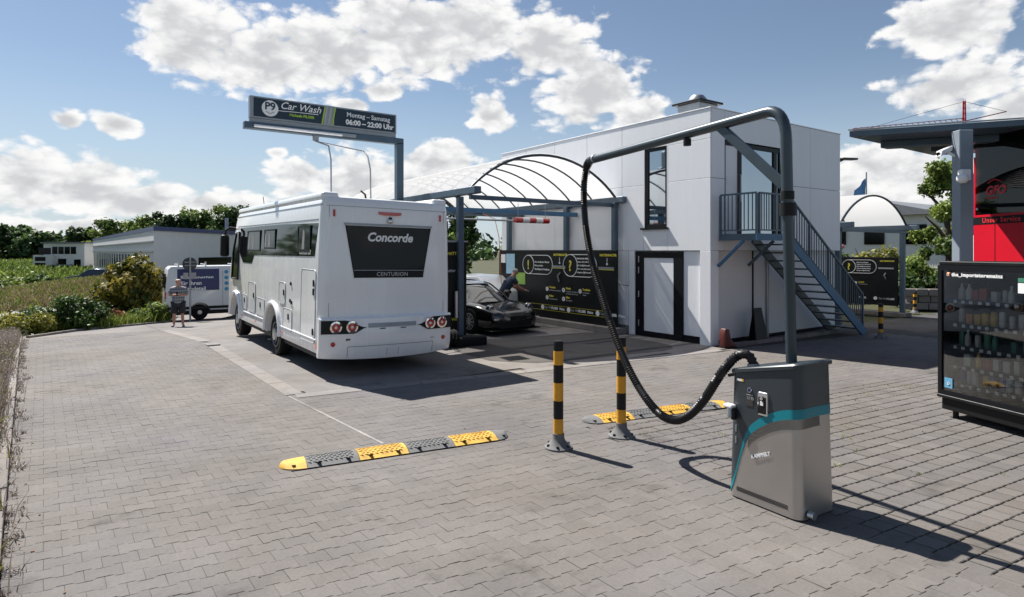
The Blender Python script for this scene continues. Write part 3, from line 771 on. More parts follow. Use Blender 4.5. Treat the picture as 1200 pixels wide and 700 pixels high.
def railing(pts, posts, nb):
    """top rail, bottom rail and uprights between two ends"""
    p, q = Vector(pts[0]), Vector(pts[1])
    u = Vector((0, 0, 1))
    MB().bar(p + u * .92, q + u * .92, .045, .04).build('handrail', 'steel_blue', st)
    MB().bar(p + u * .1, q + u * .1, .03, .03).build('bottom_rail', 'steel_blue', st)
    for k in range(nb + 1):
        c = p + (q - p) * (k / nb)
        big = k % posts == 0
        w = .022 if big else .009
        MB().box(c.x - w, c.x + w, c.y - w, c.y + w, c.z - (.1 if big else -.1), c.z + .91).build('post' if big else 'baluster', 'steel_blue', st)
railing(((PX0 + .03, PY1 - .02, PZ), (PX0 + .03, PY0 + .03, PZ)), 9, 9)
railing(((PX0 + .13, PY0 + .03, PZ), (PX1 - .02, PY0 + .03, PZ)), 12, 12)
railing(((SX0 + .05, PY0 + .03, stair_z(SX0 + .05) + .08), (SX1 - .08, PY0 + .03, stair_z(SX1 - .08) + .08)), 8, 32)

# black wedge board and dark red boot shaped thing at the wall
wb = empty('leaning_board', (13.45, 8.72, 0), R(2), 'black tapered board standing against the wall under the stairs', 'board')
MB().prism([(-.26, 0), (.26, 0), (.17, .82), (-.17, .82)], lambda a, b, t: (a, t + b * .16, b), -.03, .0).build('board_face', 'black_panel', wb, world=False, bevel=.006)
MB().prism([(-.24, 0), (.24, 0), (.17, .76), (-.17, .76)], lambda a, b, t: (a, t - b * .12 + .22, b), -.012, .0).build('back_leg', 'black_plastic', wb, world=False)
bt = empty('rubber_foot_block', (12.08, 8.72, 0), R(-10), 'dark red boot shaped rubber block at the building corner', 'block')
MB().prism([(-.13, 0), (.20, 0), (.22, .07), (.13, .14), (.05, .24), (.02, .42), (-.10, .44), (-.13, .3)], lambda a, b, t: (a, t, b), -.09, .09).build('boot', 'red_boot', bt, world=False, bevel=.02, segs=2, smooth=50)
MB().box(-.15, .23, -.10, .10, 0, .02).build('sole', 'black_plastic', bt, world=False)

# ------------------------------------------------------------------ barrel canopies of the wash bays
def canopy(x0, x1, y0, y1, ez, rise, label, group, posts, nb, cross_lit):
    root = empty('wash_bay_canopy', (x0, y0, 0), 0, label, 'canopy', group)
    w = x1 - x0; cx = (x0 + x1) / 2
    rad = (w * w / 4 + rise * rise) / (2 * rise); czz = ez + rise - rad; a1 = math.asin(w / 2 / rad)
    def arc(t, dr=0.): a = -a1 + 2 * a1 * t; return (cx + (rad + dr) * math.sin(a), czz + (rad + dr) * math.cos(a))
    N = 20; st_ = (y1 - y0) / nb
    for k in range(nb + 1):
        yy = y0 + k * st_
        MB().tube([(arc(i / N)[0], yy, arc(i / N)[1]) for i in range(N + 1)], .024 if k else .034, 8).build('rib', 'steel_dark', root, smooth=40)
        if k < nb:
            mb = MB(); vs = []
            for i in range(N + 1):
                p = arc(i / N, .045); vs += [(p[0], yy + .006, p[1]), (p[0], yy + st_ - .006, p[1])]
            mb.add(vs, [(2 * i, 2 * i + 1, 2 * i + 3, 2 * i + 2) for i in range(N)]).build('roof_panel', 'polycarbonate', root, smooth=60, recalc=False)
    for xx in (x0, x1):
        MB().box(xx - .09, xx + .09, y0 - .35, y1 + .2, ez - .14, ez + .02).build('eave_beam', 'steel_blue', root, bevel=.01)
    for xx, yy in posts:
        p = MB().box(xx - .07, xx + .07, yy - .07, yy + .07, 0, ez - .14).build('post', 'steel_blue', root, bevel=.008)
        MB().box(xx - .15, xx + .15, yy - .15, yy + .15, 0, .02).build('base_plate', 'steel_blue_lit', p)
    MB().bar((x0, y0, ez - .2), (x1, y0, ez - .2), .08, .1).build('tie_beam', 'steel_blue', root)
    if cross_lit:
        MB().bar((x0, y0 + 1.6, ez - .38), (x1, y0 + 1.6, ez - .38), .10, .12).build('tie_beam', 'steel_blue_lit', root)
        MB().bar((x0, y0 + 4.2, ez - .3), (x1, y0 + 4.2, ez - .3), .10, .1).build('tie_beam', 'steel_blue', root)
        MB().cyl((x0 + .2, y0 + 2.6, ez - .55), (x1 - .2, y0 + 2.6, ez - .55), .028, n=8).build('service_pipe', 'zinc', root, smooth=40)
    return root
c1 = canopy(7.30, 11.88, 12.05, 20.4, 3.62, .94, 'arched translucent canopy on blue steel posts over the black sports car', 'arched wash bay canopies',
       [(7.42, 12.7), (7.42, 16.6), (7.42, 20.2), (11.80, 12.0), (11.80, 14.0), (11.80, 16.95), (11.80, 20.2)], 9, True)
c2 = canopy(18.3, 22.55, 9.3, 17.0, 3.02, .9, 'arched translucent canopy beside the hedge behind the staircase', 'arched wash bay canopies',
       [(22.5, 9.4), (22.5, 13.0), (22.5, 16.8), (18.35, 9.4), (18.35, 16.8)], 4, False)
c3 = canopy(12.2 + 5.6, 18.0, 17.8, 24.0, 3.0, .3, 'low translucent canopy end showing behind the block corner', 'arched wash bay canopies', [(17.85, 18.0), (17.9, 23.8)], 3, False) if 0 else None

# wash-bay partitions: black boards with instructions
def pill(root, y_a, y_b, z0, z1, face, sign, sym):
    """white outlined pill with a ring and a yellow sign; board lies in x = face, read along -y"""
    t = .012; x = face
    zc, r = (z0 + z1) / 2, (z1 - z0) / 2
    pts = []
    for k in range(13):
        a = math.pi / 2 + math.pi * k / 12; pts.append((y_a - r - math.cos(a) * -r * -1 * -1, 0))
    def outline(ya, yb):
        o = []
        for k in range(17):
            a = math.pi / 2 + math.pi * k / 16; o.append((ya - r - r * math.cos(a) * 1, zc + r * math.sin(a)))
        for k in range(17):
            a = -math.pi / 2 + math.pi * k / 16; o.append((yb + r - r * math.cos(a), zc + r * math.sin(a)))
        return o
    o = outline(y_a, y_b)
    MB().tube([(x, p[0], p[1]) for p in o] + [(x, o[0][0], o[0][1])], .011, 5).build('pill_outline', 'white_ink', root)
    MB().tube([(x, y_a - r + r * math.cos(2 * math.pi * k / 24), zc + r * math.sin(2 * math.pi * k / 24)) for k in range(25)], .011, 5).build('ring', 'white_ink', root)
    text(sym, r * 1.35, 'yellow_ink', root, (x - .004, y_a - r, zc - r * .48), (0, -1, 0), (0, 0, 1), bold=.01, align='CENTER')

def board(x, ya, yb, z0, z1, label, group, full=True, z_shift=0.):
    root = empty('wash_bay_board', (x, yb, z0), 0, label, 'board', group)
    MB().box(x, x + .06, yb, ya, z0, z1).build('panel', 'black_panel', root, bevel=.006)
    f = x - .004; D = (0, -1, 0); U = (0, 0, 1)
    k = ya - yb
    def tx(s_, y, z, size, m='white_ink', bold=.002, name='lettering'): return text(s_, size, m, root, (f, y, z), D, U, bold=bold, name=name, extrude=.001)
    return root, f, tx
PZ0, PZ1 = .12, 2.22
bd, f, tx = board(11.66, 17.35, 11.80, PZ0, PZ1, 'black instruction board with exclamation and question marks under the arched canopy', 'wash bay boards')
pill(bd, 15.98, 14.48, 1.48, 2.06, f, 1, '!')
pill(bd, 13.98, 12.55, 1.46, 2.09, f, 1, '?')
for k, s_ in enumerate(('Nur mit klarem Wasser', 'Motorwäsche', 'Nachfolgende Reinigung')): tx(s_, 15.36, 1.83 - k * .11, .075)
for k, s_ in enumerate(('Hast du ein Anliegen?', 'Telefon: 0151 209 046 73', 'Mail: info@p9carwash.de', 'Web: www.p9carwash.de', 'Instagram: @p9carwash')): tx(s_, 13.38, 1.96 - k * .098, .062 if k else .068, bold=.003 if k == 0 else .0015)
for y_ in (14.38, 12.38):
    tx('MATTENHALTER', y_ + .05, 2.05, .085, 'yellow_ink', .004)
    MB().box(f - .002, f + .003, y_ - .24, y_ - .225, 1.88, 2.0).build('icon_stem', 'white_ink', bd)
    MB().sphere((f, y_ - .232, 1.84), .035, 10, (.15, 1, 1)).build('icon_dot', 'white_ink', bd)
    MB().box(f - .015, f + .003, y_ - .5, y_ + .08, 1.70, 1.76).build('holder_rail', 'zinc', bd)
    MB().box(f - .006, f + .002, y_ - .5, y_ + .08, 1.675, 1.698).build('yellow_bar', 'yellow_ink', bd)
MB().tube([(f - .02, 14.1, 1.55), (f - .05, 14.18, 1.45), (f - .02, 14.14, 1.28)], .025, 8).build('hook', 'zinc', bd)
for i, (y_, z_, a, b_) in enumerate(((14.75, 1.02, 'Waschen', 'mit Schaum vorwaschen'), (13.98, 1.02, 'Wachs', 'Hochglanz Versiegelung\nund Schutz für den Lack'), (13.25, 1.02, 'Trocknen', 'mit Osmose-\nwasser'), (14.75, .76, 'Politur', 'fleckenfrei spülen'), (13.98, .76, 'Glanz', 'Glanz spülen'))):
    MB().lathe([(.065, 0), (.065, -.006)], (f, y_ - .02, z_ + .03), 18, 'x').build('number_disc', 'white_ink', bd)
    text(str((1, 3, 5, 2, 4)[i]), .085, 'black_frame', bd, (f - .008, y_ - .02, z_), D if 0 else (0, -1, 0), (0, 0, 1), align='CENTER', name='numeral')
    tx(a, y_ - .12, z_ + .06, .08, 'yellow_ink', .003)
    for k, q in enumerate(b_.split('\n')): tx(q, y_ - .12, z_ - .02 - .065 * k, .055, 'grey_ink', .001)
for zz in (.56, .40): MB().box(f - .002, f + .002, 12.0, 15.6, zz, zz + .008).build('yellow_rule', 'yellow_ink', bd)
for k in range(3):
    y_ = 14.95 - k * 1.22
    MB().lathe([(.075, 0), (.075, -.006)], (f, y_, .485), 18, 'x').build('logo_disc', 'white_ink', bd)
    tx('P9', y_ + .05, .455, .07, 'black_frame', .002); tx('Car Wash', y_ - .1, .455, .10, 'grey_ink', .001); tx('PILGER', y_ - .42, .455, .10, 'white_ink', .004); tx('Mainz', y_ - .8, .455, .10, 'white_ink', .003)
MB().box(f - .012, f + .002, 15.85, 16.35, 1.55 - .42, 1.50).build('green_notice', 'lime_board', bd)   # lime notice below the first pill
MB().box(f - .012, f + .002, 16.42, 16.9, 1.45, 2.1).build('blue_notice', 'sky_board', bd)
MB().box(f - .012, f + .002, 16.95, 17.2, 1.8, 2.08).build('pictogram_plate', 'white_ink', bd)
plinth = MB().box(11.50, 11.93, 11.66, 18.0, 0, .17).build('plinth', 'kerbstone', bevel=.015, label='low concrete plinth running under the long black instruction board', cat='plinth')

bd2, f, tx = board(22.38, 11.6, 9.5, .35, 1.98, 'black instruction board with one question mark in the far wash bay', 'wash bay boards')
pill(bd2, 11.32, 10.17, 1.42, 1.88, f, 1, '?')
for k, s_ in enumerate(('Hast du ein Anliegen?', 'Telefon: 0151 209 046 73', 'Mail: info@p9carwash.de', 'Web: www.p9carwash.de', 'Instagram: @p9carwash')): tx(s_, 10.83, 1.78 - k * .07, .046)
tx('MATTENHALTER', 10.05, 1.83, .06, 'yellow_ink', .004)
MB().box(f - .015, f + .003, 9.62, 10.1, 1.58, 1.63).build('holder_rail', 'grey_ink', bd2)
MB().tube([(f - .02, 9.86, 1.45), (f - .05, 9.9, 1.37), (f - .02, 9.86, 1.25)], .02, 8).build('hook', 'zinc', bd2)
MB().lathe([(.05, 0), (.05, -.006)], (f, 10.86, 1.08), 18, 'x').build('number_disc', 'white_ink', bd2)
tx('WACHS', 10.77, 1.09, .055, 'yellow_ink', .002); tx('mit Osmosewasser', 10.77, 1.03, .04, 'grey_ink', .001)
MB().lathe([(.06, 0), (.06, -.006)], (f, 10.2, .58), 18, 'x').build('logo_disc', 'white_ink', bd2)
tx('Car Wash', 10.1, .55, .08, 'grey_ink'); tx('PILGER', 9.84, .55, .08, 'white_ink', .003); tx('PILGER', 10.75, .55, .08, 'white_ink', .003)
for o in bd2.children:
    pass
MB().box(22.3, 22.7, 9.2, 17.2, 0, .14).build('plinth', 'kerbstone', bevel=.015, label='low concrete plinth under the far black board beside the hedge', cat='plinth')

bd3 = empty('wash_bay_board', (7.35, 12.75, 0), 0, 'black partition board between the white motorhome and the sports car', 'board', 'wash bay boards')
MB().box(7.28, 7.36, 12.8, 17.6, .28, 2.36).build('panel', 'black_panel', bd3, bevel=.006)
MB().box(7.05, 7.62, 12.73, 12.79, .05, 2.40).build('end_panel', 'black_panel', bd3, bevel=.006)
MB().box(7.02, 7.65, 12.70, 12.80, 2.40, 2.44).build('cap', 'zinc', bd3)
for z_ in (2.1, 1.7, .55): text({2.1: 'MATTEN', 1.7: 'halter', .55: 'P9 Wash'}[z_], .1, 'yellow_ink' if z_ != 1.7 else 'grey_ink', bd3, (7.08, 12.725, z_), (1, 0, 0), (0, 0, 1), bold=.003)
MB().cyl((7.3, 12.66, .62), (7.3, 12.66, 1.25), .045, n=12).build('lance_holder', 'steel_grey', bd3, smooth=40)
pb = empty('wheel_stop', (7.35, 12.35, 0), 0, 'black rubber block at the foot of the blue canopy post', 'block')
MB().box(7.0, 7.85, 12.15, 12.6, 0, .22).build('block', 'rubber', pb, bevel=.05, segs=2, smooth=50)
for k in range(6): MB().tube([(6.62 + .09 * k, 12.36 + .19 * math.cos(a), .20 + .17 * math.sin(a)) for a in np.linspace(0, 2 * math.pi, 14)], .035, 7).build('hose_coil', 'rubber', pb, smooth=60)

# hanging height bar
hb = empty('height_bar', (9.85, 13.1, 2.95), 0, 'red and white striped height bar hanging under the arched canopy', 'height bar', 'striped height bars')
for k in range(5):
    MB().cyl((9.3 + k * .22, 13.1, 3.0), (9.3 + (k + 1) * .22, 13.1, 3.0), .075, n=14).build('stripe', ('red_lamp', 'white_ink')[k % 2], hb, smooth=40)
for xx in (9.4, 10.3): MB().cyl((xx, 13.1, 3.07), (xx, 13.1, 3.45), .008, n=6).build('chain', 'zinc', hb)
hb2 = copy_tree(hb); hb2.location = (21.6, 11.2, 2.3); hb2['label'] = 'red and white striped height bar hanging in the far canopy by the hedge'
cl = MB().cyl((19.2, 12.2, 2.55), (21.9, 12.2, 2.5), .03, n=8).build('water_boom', 'steel_grey', smooth=40, label='thin grey ceiling boom hanging in the far wash bay', cat='boom')
# wash lance hoses in the bay
lh = empty('wash_boom', (9.2, 15.2, 3.5), 0, 'thin dark ceiling boom with red hose above the black sports car', 'boom', 'wash booms')
MB().cyl((9.2, 16.2, 3.4), (9.9, 15.6, 3.3), .02, n=8).build('arm', 'black_frame', lh)
MB().tube([(9.9, 15.6, 3.3), (10.2, 15.4, 3.15), (10.28, 15.3, 2.6), (10.3, 15.2, 1.2)], .012, 6).build('hose', 'can_orange', lh)
gb = empty('green_banner', (8.0, 17.8, 0), 0, 'green advertising banner behind the blue canopy post', 'banner')
MB().box(7.9, 8.5, 19.6, 19.64, 1.9, 3.2).build('cloth', 'banner_green', gb)
MB().box(7.95, 8.45, 19.59, 19.6, 2.9, 3.1).build('logo_patch', 'yellow_ink', gb); MB().cyl((8.2, 19.62, 0), (8.2, 19.62, 1.9), .03, n=8).build('pole', 'zinc', gb)

# ------------------------------------------------------------------ overhead sign of the large-vehicle bay
SY = 15.0
sg = empty('overhead_sign', (6.9, SY, 0), 0, 'navy overhead car wash sign with opening hours on a blue steel gantry', 'sign')
MB().box(6.83, 7.02, SY - .08, SY + .10, 0, 5.02).build('post', 'steel_blue', sg, bevel=.01)
MB().box(3.1, 7.02, SY - .08, SY + .10, 4.98, 5.14).build('beam', 'steel_blue', sg, bevel=.01)
MB().cyl((3.3, SY - .11, 5.05), (5.35, SY - .11, 5.05), .035, n=10).build('light_tube', 'lamp_white', sg, smooth=40)
MB().box(5.35, 5.7, SY - .14, SY - .081, 5.02, 5.09).build('tube_end', 'zinc', sg)
MB().box(3.22, 6.82, SY - .02, SY + .06, 5.141, 5.24).build('lower_frame', 'zinc', sg)
bx_ = MB().box(3.22, 6.82, SY - .06, SY + .10, 5.24, 5.74).build('sign_box', 'zinc', sg, bevel=.006)
FY = SY - .064
MB().box(3.30, 4.92, FY, FY + .004, 5.275, 5.705).build('sign_face', 'sign_navy', bx_)
MB().box(5.17, 6.78, FY, FY + .004, 5.275, 5.705).build('sign_face', 'sign_navy', bx_)
for x_, mm in ((4.90, 'green_ink'), (4.95, 'grey_ink'), (5.05, 'grey_ink'), (5.15, 'green_ink')):
    MB().prism([(x_ - .05, 5.272), (x_ - .015, 5.272), (x_ + .065, 5.708), (x_ + .03, 5.708)], lambda a, b, t: (a, t, b), FY - .004, FY - .001).build('slash', mm, bx_)
MB().lathe([(.185, 0), (.185, -.004)], (3.66, FY - .001, 5.49), 32, 'y').build('roundel', 'white_ink', bx_)
XD, UP = (1, 0, 0), (0, 0, 1)
text('P9', .24, 'sign_navy', bx_, (3.66, FY - .007, 5.46), XD, UP, bold=.006, align='CENTER', name='lettering')
MB().tube([(3.57, FY - .006, 5.41), (3.66, FY - .006, 5.37), (3.75, FY - .006, 5.41)], .006, 5).build('swoosh', 'sign_navy', bx_)
text('Car Wash', .23, 'white_ink', bx_, (3.88, FY - .002, 5.52), XD, UP, shear=.35, bold=.002, name='lettering')
MB().tube([(3.84, FY - .003, 5.46), (4.2, FY - .003, 5.475), (4.78, FY - .003, 5.485)], .008, 5).build('swoosh', 'white_ink', bx_)
text('Michaela PILGER', .085, 'green_ink', bx_, (4.10, FY - .002, 5.37), XD, UP, bold=.003, name='lettering')
text('Montag – Samstag', .158, 'white_ink', bx_, (5.48, FY - .002, 5.53), XD, UP, bold=.002, name='lettering')
text('06:00 – 22:00 Uhr', .172, 'white_ink', bx_, (5.46, FY - .002, 5.34), XD, UP, bold=.007, name='lettering')
for i, pts in enumerate(([(4.72, SY, 4.97), (4.72, SY - .02, 4.85), (4.95, SY - .3, 4.72), (5.0, SY - .32, 4.4), (5.02, SY - .32, 2.3)], [(4.75, SY, 4.97), (4.78, SY, 4.84), (6.0, SY + .15, 4.74), (6.12, SY + .16, 4.62), (6.2, SY + .18, 4.3), (6.24, SY + .2, 2.3)])):
    bo = empty('wash_boom', (4.72, SY, 4.9), 0, ('bent thin wash lance pipe hanging straight from the gantry beam', 'long bent wash boom swung sideways under the gantry beam')[i], 'boom', 'wash booms')
    MB().tube(pts, .02, 8).build('pipe', 'steel_grey', bo, smooth=40); MB().cyl((pts[0][0], SY, 4.99), (pts[0][0], SY, 4.86), .06, n=12).build('swivel', 'zinc', bo, smooth=40)

# ------------------------------------------------------------------ wheels
def wheel(root, c, r, w, side, rim='steel_grey', spokes=0, name='wheel'):
    """tyre and rim, axle along local x; side = -1 or 1 for the outer face"""
    c = Vector(c)
    prof = [(r * .62, -w / 2), (r * .93, -w / 2), (r, -w * .36), (r, w * .36), (r * .93, w / 2), (r * .62, w / 2)]
    t = MB().lathe(prof, c, 32, 'x').build(name, 'rubber', root, world=False, smooth=40)
    if spokes:
        MB().lathe([(r * .66, 0), (r * .66, .012), (r * .6, .02), (r * .6, 0)] if side > 0 else [(r * .66, 0), (r * .66, -.012), (r * .6, -.02), (r * .6, 0)], c + Vector((side * w * .46, 0, 0)), 28, 'x').build('rim', rim, t, world=False, smooth=40)
        for k in range(spokes):
            a = 2 * math.pi * k / spokes
            MB().bar(c + Vector((side * w * .47, 0, 0)), c + Vector((side * w * .49, r * .62 * math.cos(a), r * .62 * math.sin(a))), .035, .02, (1, 0, 0)).build('spoke', rim, t, world=False)
    else:
        MB().lathe([(r * .63, 0), (r * .58, side * .02), (r * .45, side * -.03), (r * .30, side * .0), (r * .28, side * .05), (.03, side * .06)], c + Vector((side * w * .44, 0, 0)), 28, 'x').build('rim', rim, t, world=False, smooth=35)
        for k in range(8):
            a = 2 * math.pi * k / 8
            MB().cyl(c + Vector((side * w * .45, r * .36 * math.cos(a), r * .36 * math.sin(a))), c + Vector((side * (w * .45 + .02), r * .36 * math.cos(a), r * .36 * math.sin(a))), .018, n=6).build('wheel_nut', 'zinc', t, world=False)
    return t

def boolean_cut(o, cutters):
    for c in cutters:
        m = o.modifiers.new('b', 'BOOLEAN'); m.operation = 'DIFFERENCE'; m.object = c; m.solver = 'EXACT'
    bpy.context.view_layer.update()
    dg = bpy.context.evaluated_depsgraph_get()
    me = bpy.data.meshes.new_from_object(o.evaluated_get(dg))
    o.modifiers.clear(); old = o.data; o.data = me; bpy.data.meshes.remove(old)
    for c in cutters:
        d_ = c.data; bpy.data.objects.remove(c); bpy.data.meshes.remove(d_)
    me.shade_smooth(); me.set_sharp_from_angle(angle=R(30))

# ------------------------------------------------------------------ motorhome (local: x across, y forward from the tail)
mh = empty('motorhome', (3.36, 10.52, 0.0), 0, 'large white motorhome with dark window band parked under the overhead sign', 'motorhome')
mh.rotation_euler = (R(.5), R(1.0), 0)
MW, ML = 2.55, 8.0
def mh_ring(z, inset, y_r, y_f, rr=.13, rf=.4, bulge=.04):
    pts = []; x0, x1 = inset, MW - inset
    def arc(cx, cy, r, a0, a1, n=6): return [(cx + r * math.cos(a0 + (a1 - a0) * k / n), cy + r * math.sin(a0 + (a1 - a0) * k / n)) for k in range(n + 1)]
    pts += arc(x0 + rr, y_r + rr, rr, math.pi, 1.5 * math.pi)
    for k in range(1, 8):
        u = k / 8; xx = x0 + rr + (x1 - x0 - 2 * rr) * u; pts.append((xx, y_r - bulge * 4 * u * (1 - u)))
    pts += arc(x1 - rr, y_r + rr, rr, 1.5 * math.pi, 2 * math.pi)
    pts += arc(x1 - rf, y_f - rf, rf, 0, .5 * math.pi)
    for k in range(1, 6):
        u = k / 6; xx = x1 - rf - (x1 - x0 - 2 * rf) * u; pts.append((xx, y_f + .15 * 4 * u * (1 - u)))
    pts += arc(x0 + rf, y_f - rf, rf, .5 * math.pi, math.pi)
    return [(x_, y_, z) for x_, y_ in pts]
lv = [(.42, .03, .02, ML - .15, .02), (.50, .0, .0, ML, .02), (1.02, 0, .01, ML + .02, .02), (1.3, 0, .015, ML + .0, .02), (1.55, 0, .02, ML - .08, .02), (2.2, .012, .04, ML - .35, .015), (2.8, .03, .06, ML - .62, .01), (3.00, .04, .07, ML - .75, .01), (3.08, .055, .08, ML - .85, .01), (3.14, .10, .12, ML - .95, .01), (3.16, .17, .19, ML - 1.1, .01)]
body = MB().loft([mh_ring(z, i_, yr, yf, bulge=bu) for z, i_, yr, yf, bu in lv]).build('body', 'white_paint', mh, world=False)
RWY, FWY, WR = 3.05, 6.75, .44
cut = []
for yy in (RWY, FWY):
    for xa, xb in ((-.3, .42), (MW - .42, MW + .3)):
        cut.append(MB().cyl((xa, yy, WR + .02), (xb, yy, WR + .02), .58, n=32).build('t', 'black_plastic'))
        cut[-1].parent = None; cut[-1].matrix_world = mh.matrix_world
bpy.context.view_layer.update()
for c in cut: c.matrix_world = mh.matrix_world.copy()
boolean_cut(body, cut)
MB().box(.12, MW - .12, .5, 7.2, .30, .43).build('chassis', 'black_plastic', mh, world=False)
MB().box(.43, MW - .43, RWY - .5, RWY + .5, .35, 1.1).build('wheel_housing', 'black_plastic', mh, world=False)
for yy in (RWY, FWY):
    for sd__, xx in ((-1, .20), (1, MW - .20)):
        wheel(mh, (xx, yy, WR + (0.0 if sd__ < 0 else .035) - yy * .0085), WR, .26, sd__)
    pts = [(-.012, yy + .62 * math.cos(a), WR + .02 + .62 * math.sin(a)) for a in np.linspace(-.02, math.pi + .02, 22)]
    MB().tube(pts, .045, 8).build('wheel_arch', 'white_paint', mh, world=False, smooth=60)
# dark window band on the left side (x = 0 face), drawn as thin panels following the wall
def wall_x(z): return np.interp(z, [q[0] for q in lv], [q[1] for q in lv])
def side_panel(name, pts, m, parent, t=.006, lift=.0, nseg=4):
    """pts: (y,z) outline on the left wall"""
    return MB().prism(pts, lambda a, b, k: (wall_x(b) - k - lift, a, b), -.004, t).build(name, m, parent, world=False)
band = side_panel('window_band', [(.34, 2.10), (.22, 2.68), (2.2, 2.71), (4.2, 2.72), (6.42, 2.72), (6.42, 2.12), (6.3, 2.02), (6.0, 1.86), (5.05, 1.86), (4.85, 2.06), (2.2, 2.08)], 'mh_glass', mh)
for (a0, a1, b0, b1) in ((.62, 1.32, 2.2, 2.62), (3.0, 3.85, 2.24, 2.6), (4.3, 5.5, 2.18, 2.6)):
    fr_ = MB()
    o_ = [(a0, b0), (a1, b0), (a1, b1), (a0, b1)]
    w_ = side_panel('window', o_, 'rear_glass', band, t=.018, lift=.0)
    for q in ((a0 - .03, a1 + .03, b0 - .03, b0), (a0 - .03, a1 + .03, b1, b1 + .03), (a0 - .03, a0, b0, b1), (a1, a1 + .03, b0, b1)):
        xw = wall_x((b0 + b1) / 2)
        MB().box(xw - .024, xw, q[0], q[1], q[2], q[3]).build('frame', 'black_plastic', w_, world=False)
    for k in range(1, 3 if a1 - a0 > .8 else 2):
        yc = a0 + (a1 - a0) * (.16 + .36 * k)
        side_panel('blind', [(yc - .07, b0 + .02), (yc + .09, b0 + .02), (yc + .06, b1 - .06), (yc, b1 - .03), (yc - .05, b1 - .1)], 'blind_cloth', w_, t=.002, lift=.0185)
cabw = side_panel('cab_window', [(6.50, 1.45), (6.52, 2.60), (6.85, 2.56), (7.12, 2.1), (7.2, 1.45)], 'rear_glass', mh, t=.012)
MB().tube([(-.02 + wall_x(z_) , y_, z_) for y_, z_ in ((6.47, 1.42), (6.49, 2.63), (6.87, 2.59), (7.15, 2.1), (7.23, 1.42), (6.47, 1.42))], .02, 6).build('frame', 'black_plastic', cabw, world=False)
mi = MB().tube([(.10, 7.0, 2.70), (-.10, 7.1, 2.74), (-.2, 7.12, 2.66), (-.22, 7.12, 2.5)], .035, 8).build('mirror_arm', 'black_plastic', mh, world=False, smooth=40)
MB().box(-.33, -.12, 7.02, 7.2, 1.98, 2.55).build('mirror', 'black_plastic', mi, world=False, smooth=60, bevel=.06, segs=3)
text('Concorde', .17, 'grey_ink', mh, (wall_x(2.15) - .012, 1.25, 2.13), (0, -1, 0), (0, 0, 1), shear=.25, bold=.004, world=False)
# trims along the side
MB().bar((wall_x(3.02) - .003, .12, 3.01), (wall_x(3.02) - .003, 6.9, 3.01), .012, .018).build('roof_trim', 'zinc', mh, world=False)
MB().bar((wall_x(2.76) - .002, .22, 2.745), (wall_x(2.76) - .002, 6.8, 2.76), .010, .02).build('side_trim', 'zinc', mh, world=False)
for a0, a1 in ((.15, RWY - .66), (RWY + .66, FWY - .66)): MB().bar((-.004, a0, .66), (-.004, a1, .66), .025, .03).build('skirt_ledge', 'white_paint', mh, world=False, bevel=.008)
def hatch(a0, a1, b0, b1, r=.05, handles=()):
    n = 5; pts = []
    for cx, cz, s0 in ((a0 + r, b0 + r, math.pi), (a1 - r, b0 + r, 1.5 * math.pi), (a1 - r, b1 - r, 0), (a0 + r, b1 - r, .5 * math.pi)):
        pts += [(cx + r * math.cos(s0 + k * math.pi / 2 / n), cz + r * math.sin(s0 + k * math.pi / 2 / n)) for k in range(n + 1)]
    h = side_panel('hatch', pts, 'white_paint', mh, t=.008)
    MB().tube([(wall_x(b) - .006, a, b) for a, b in pts + pts[:1]], .007, 5).build('seal', 'zinc', h, world=False)
    for (ya, za) in handles: MB().box(wall_x(za) - .022, wall_x(za) - .006, ya - .03, ya + .03, za - .06, za + .06).build('handle', 'black_plastic', h, world=False, bevel=.008)
hatch(.22, 1.05, .58, 1.86, .08, ((.32, 1.63), (.32, 1.48), (.32, .78)))
hatch(1.62, 2.22, .62, 1.05, .05, ((1.85, .9),)); hatch(2.1, 2.55, 1.12, 1.55, .08, ((2.2, 1.35),))
hatch(3.75, 4.5, .72, 1.1, .05, ((4.1, .95),)); hatch(4.6, 5.3, .72, 1.42, .1, ((4.75, 1.12),)); hatch(5.45, 6.0, .74, 1.08, .05, ((5.7, .95),))
for y_, z_ in ((1.72, 1.55), (1.75, 1.22), (1.66, 1.19)): MB().lathe([(.035, 0), (.035, -.02), (.01, -.025)], (0, y_, z_), 12, 'x').build('service_cap', 'black_plastic', mh, world=False)
for y_ in (2.3, 4.55, 6.0): MB().box(-.012, .004, y_ - .04, y_ + .04, .53, .56).build('side_marker', 'orange_lamp', mh, world=False)
MB().box(-.006, .02, .1, .17, .50, .62).build('side_reflector', 'orange_lamp', mh, world=False)
MB().cyl((.55, 5.2, .04), (.55, 5.2, .4), .03, n=10).build('support_leg', 'zinc', mh, world=False); MB().cyl((.55, 5.2, .0), (.55, 5.2, .03), .12, n=14).build('leg_pad', 'zinc', mh, world=False)
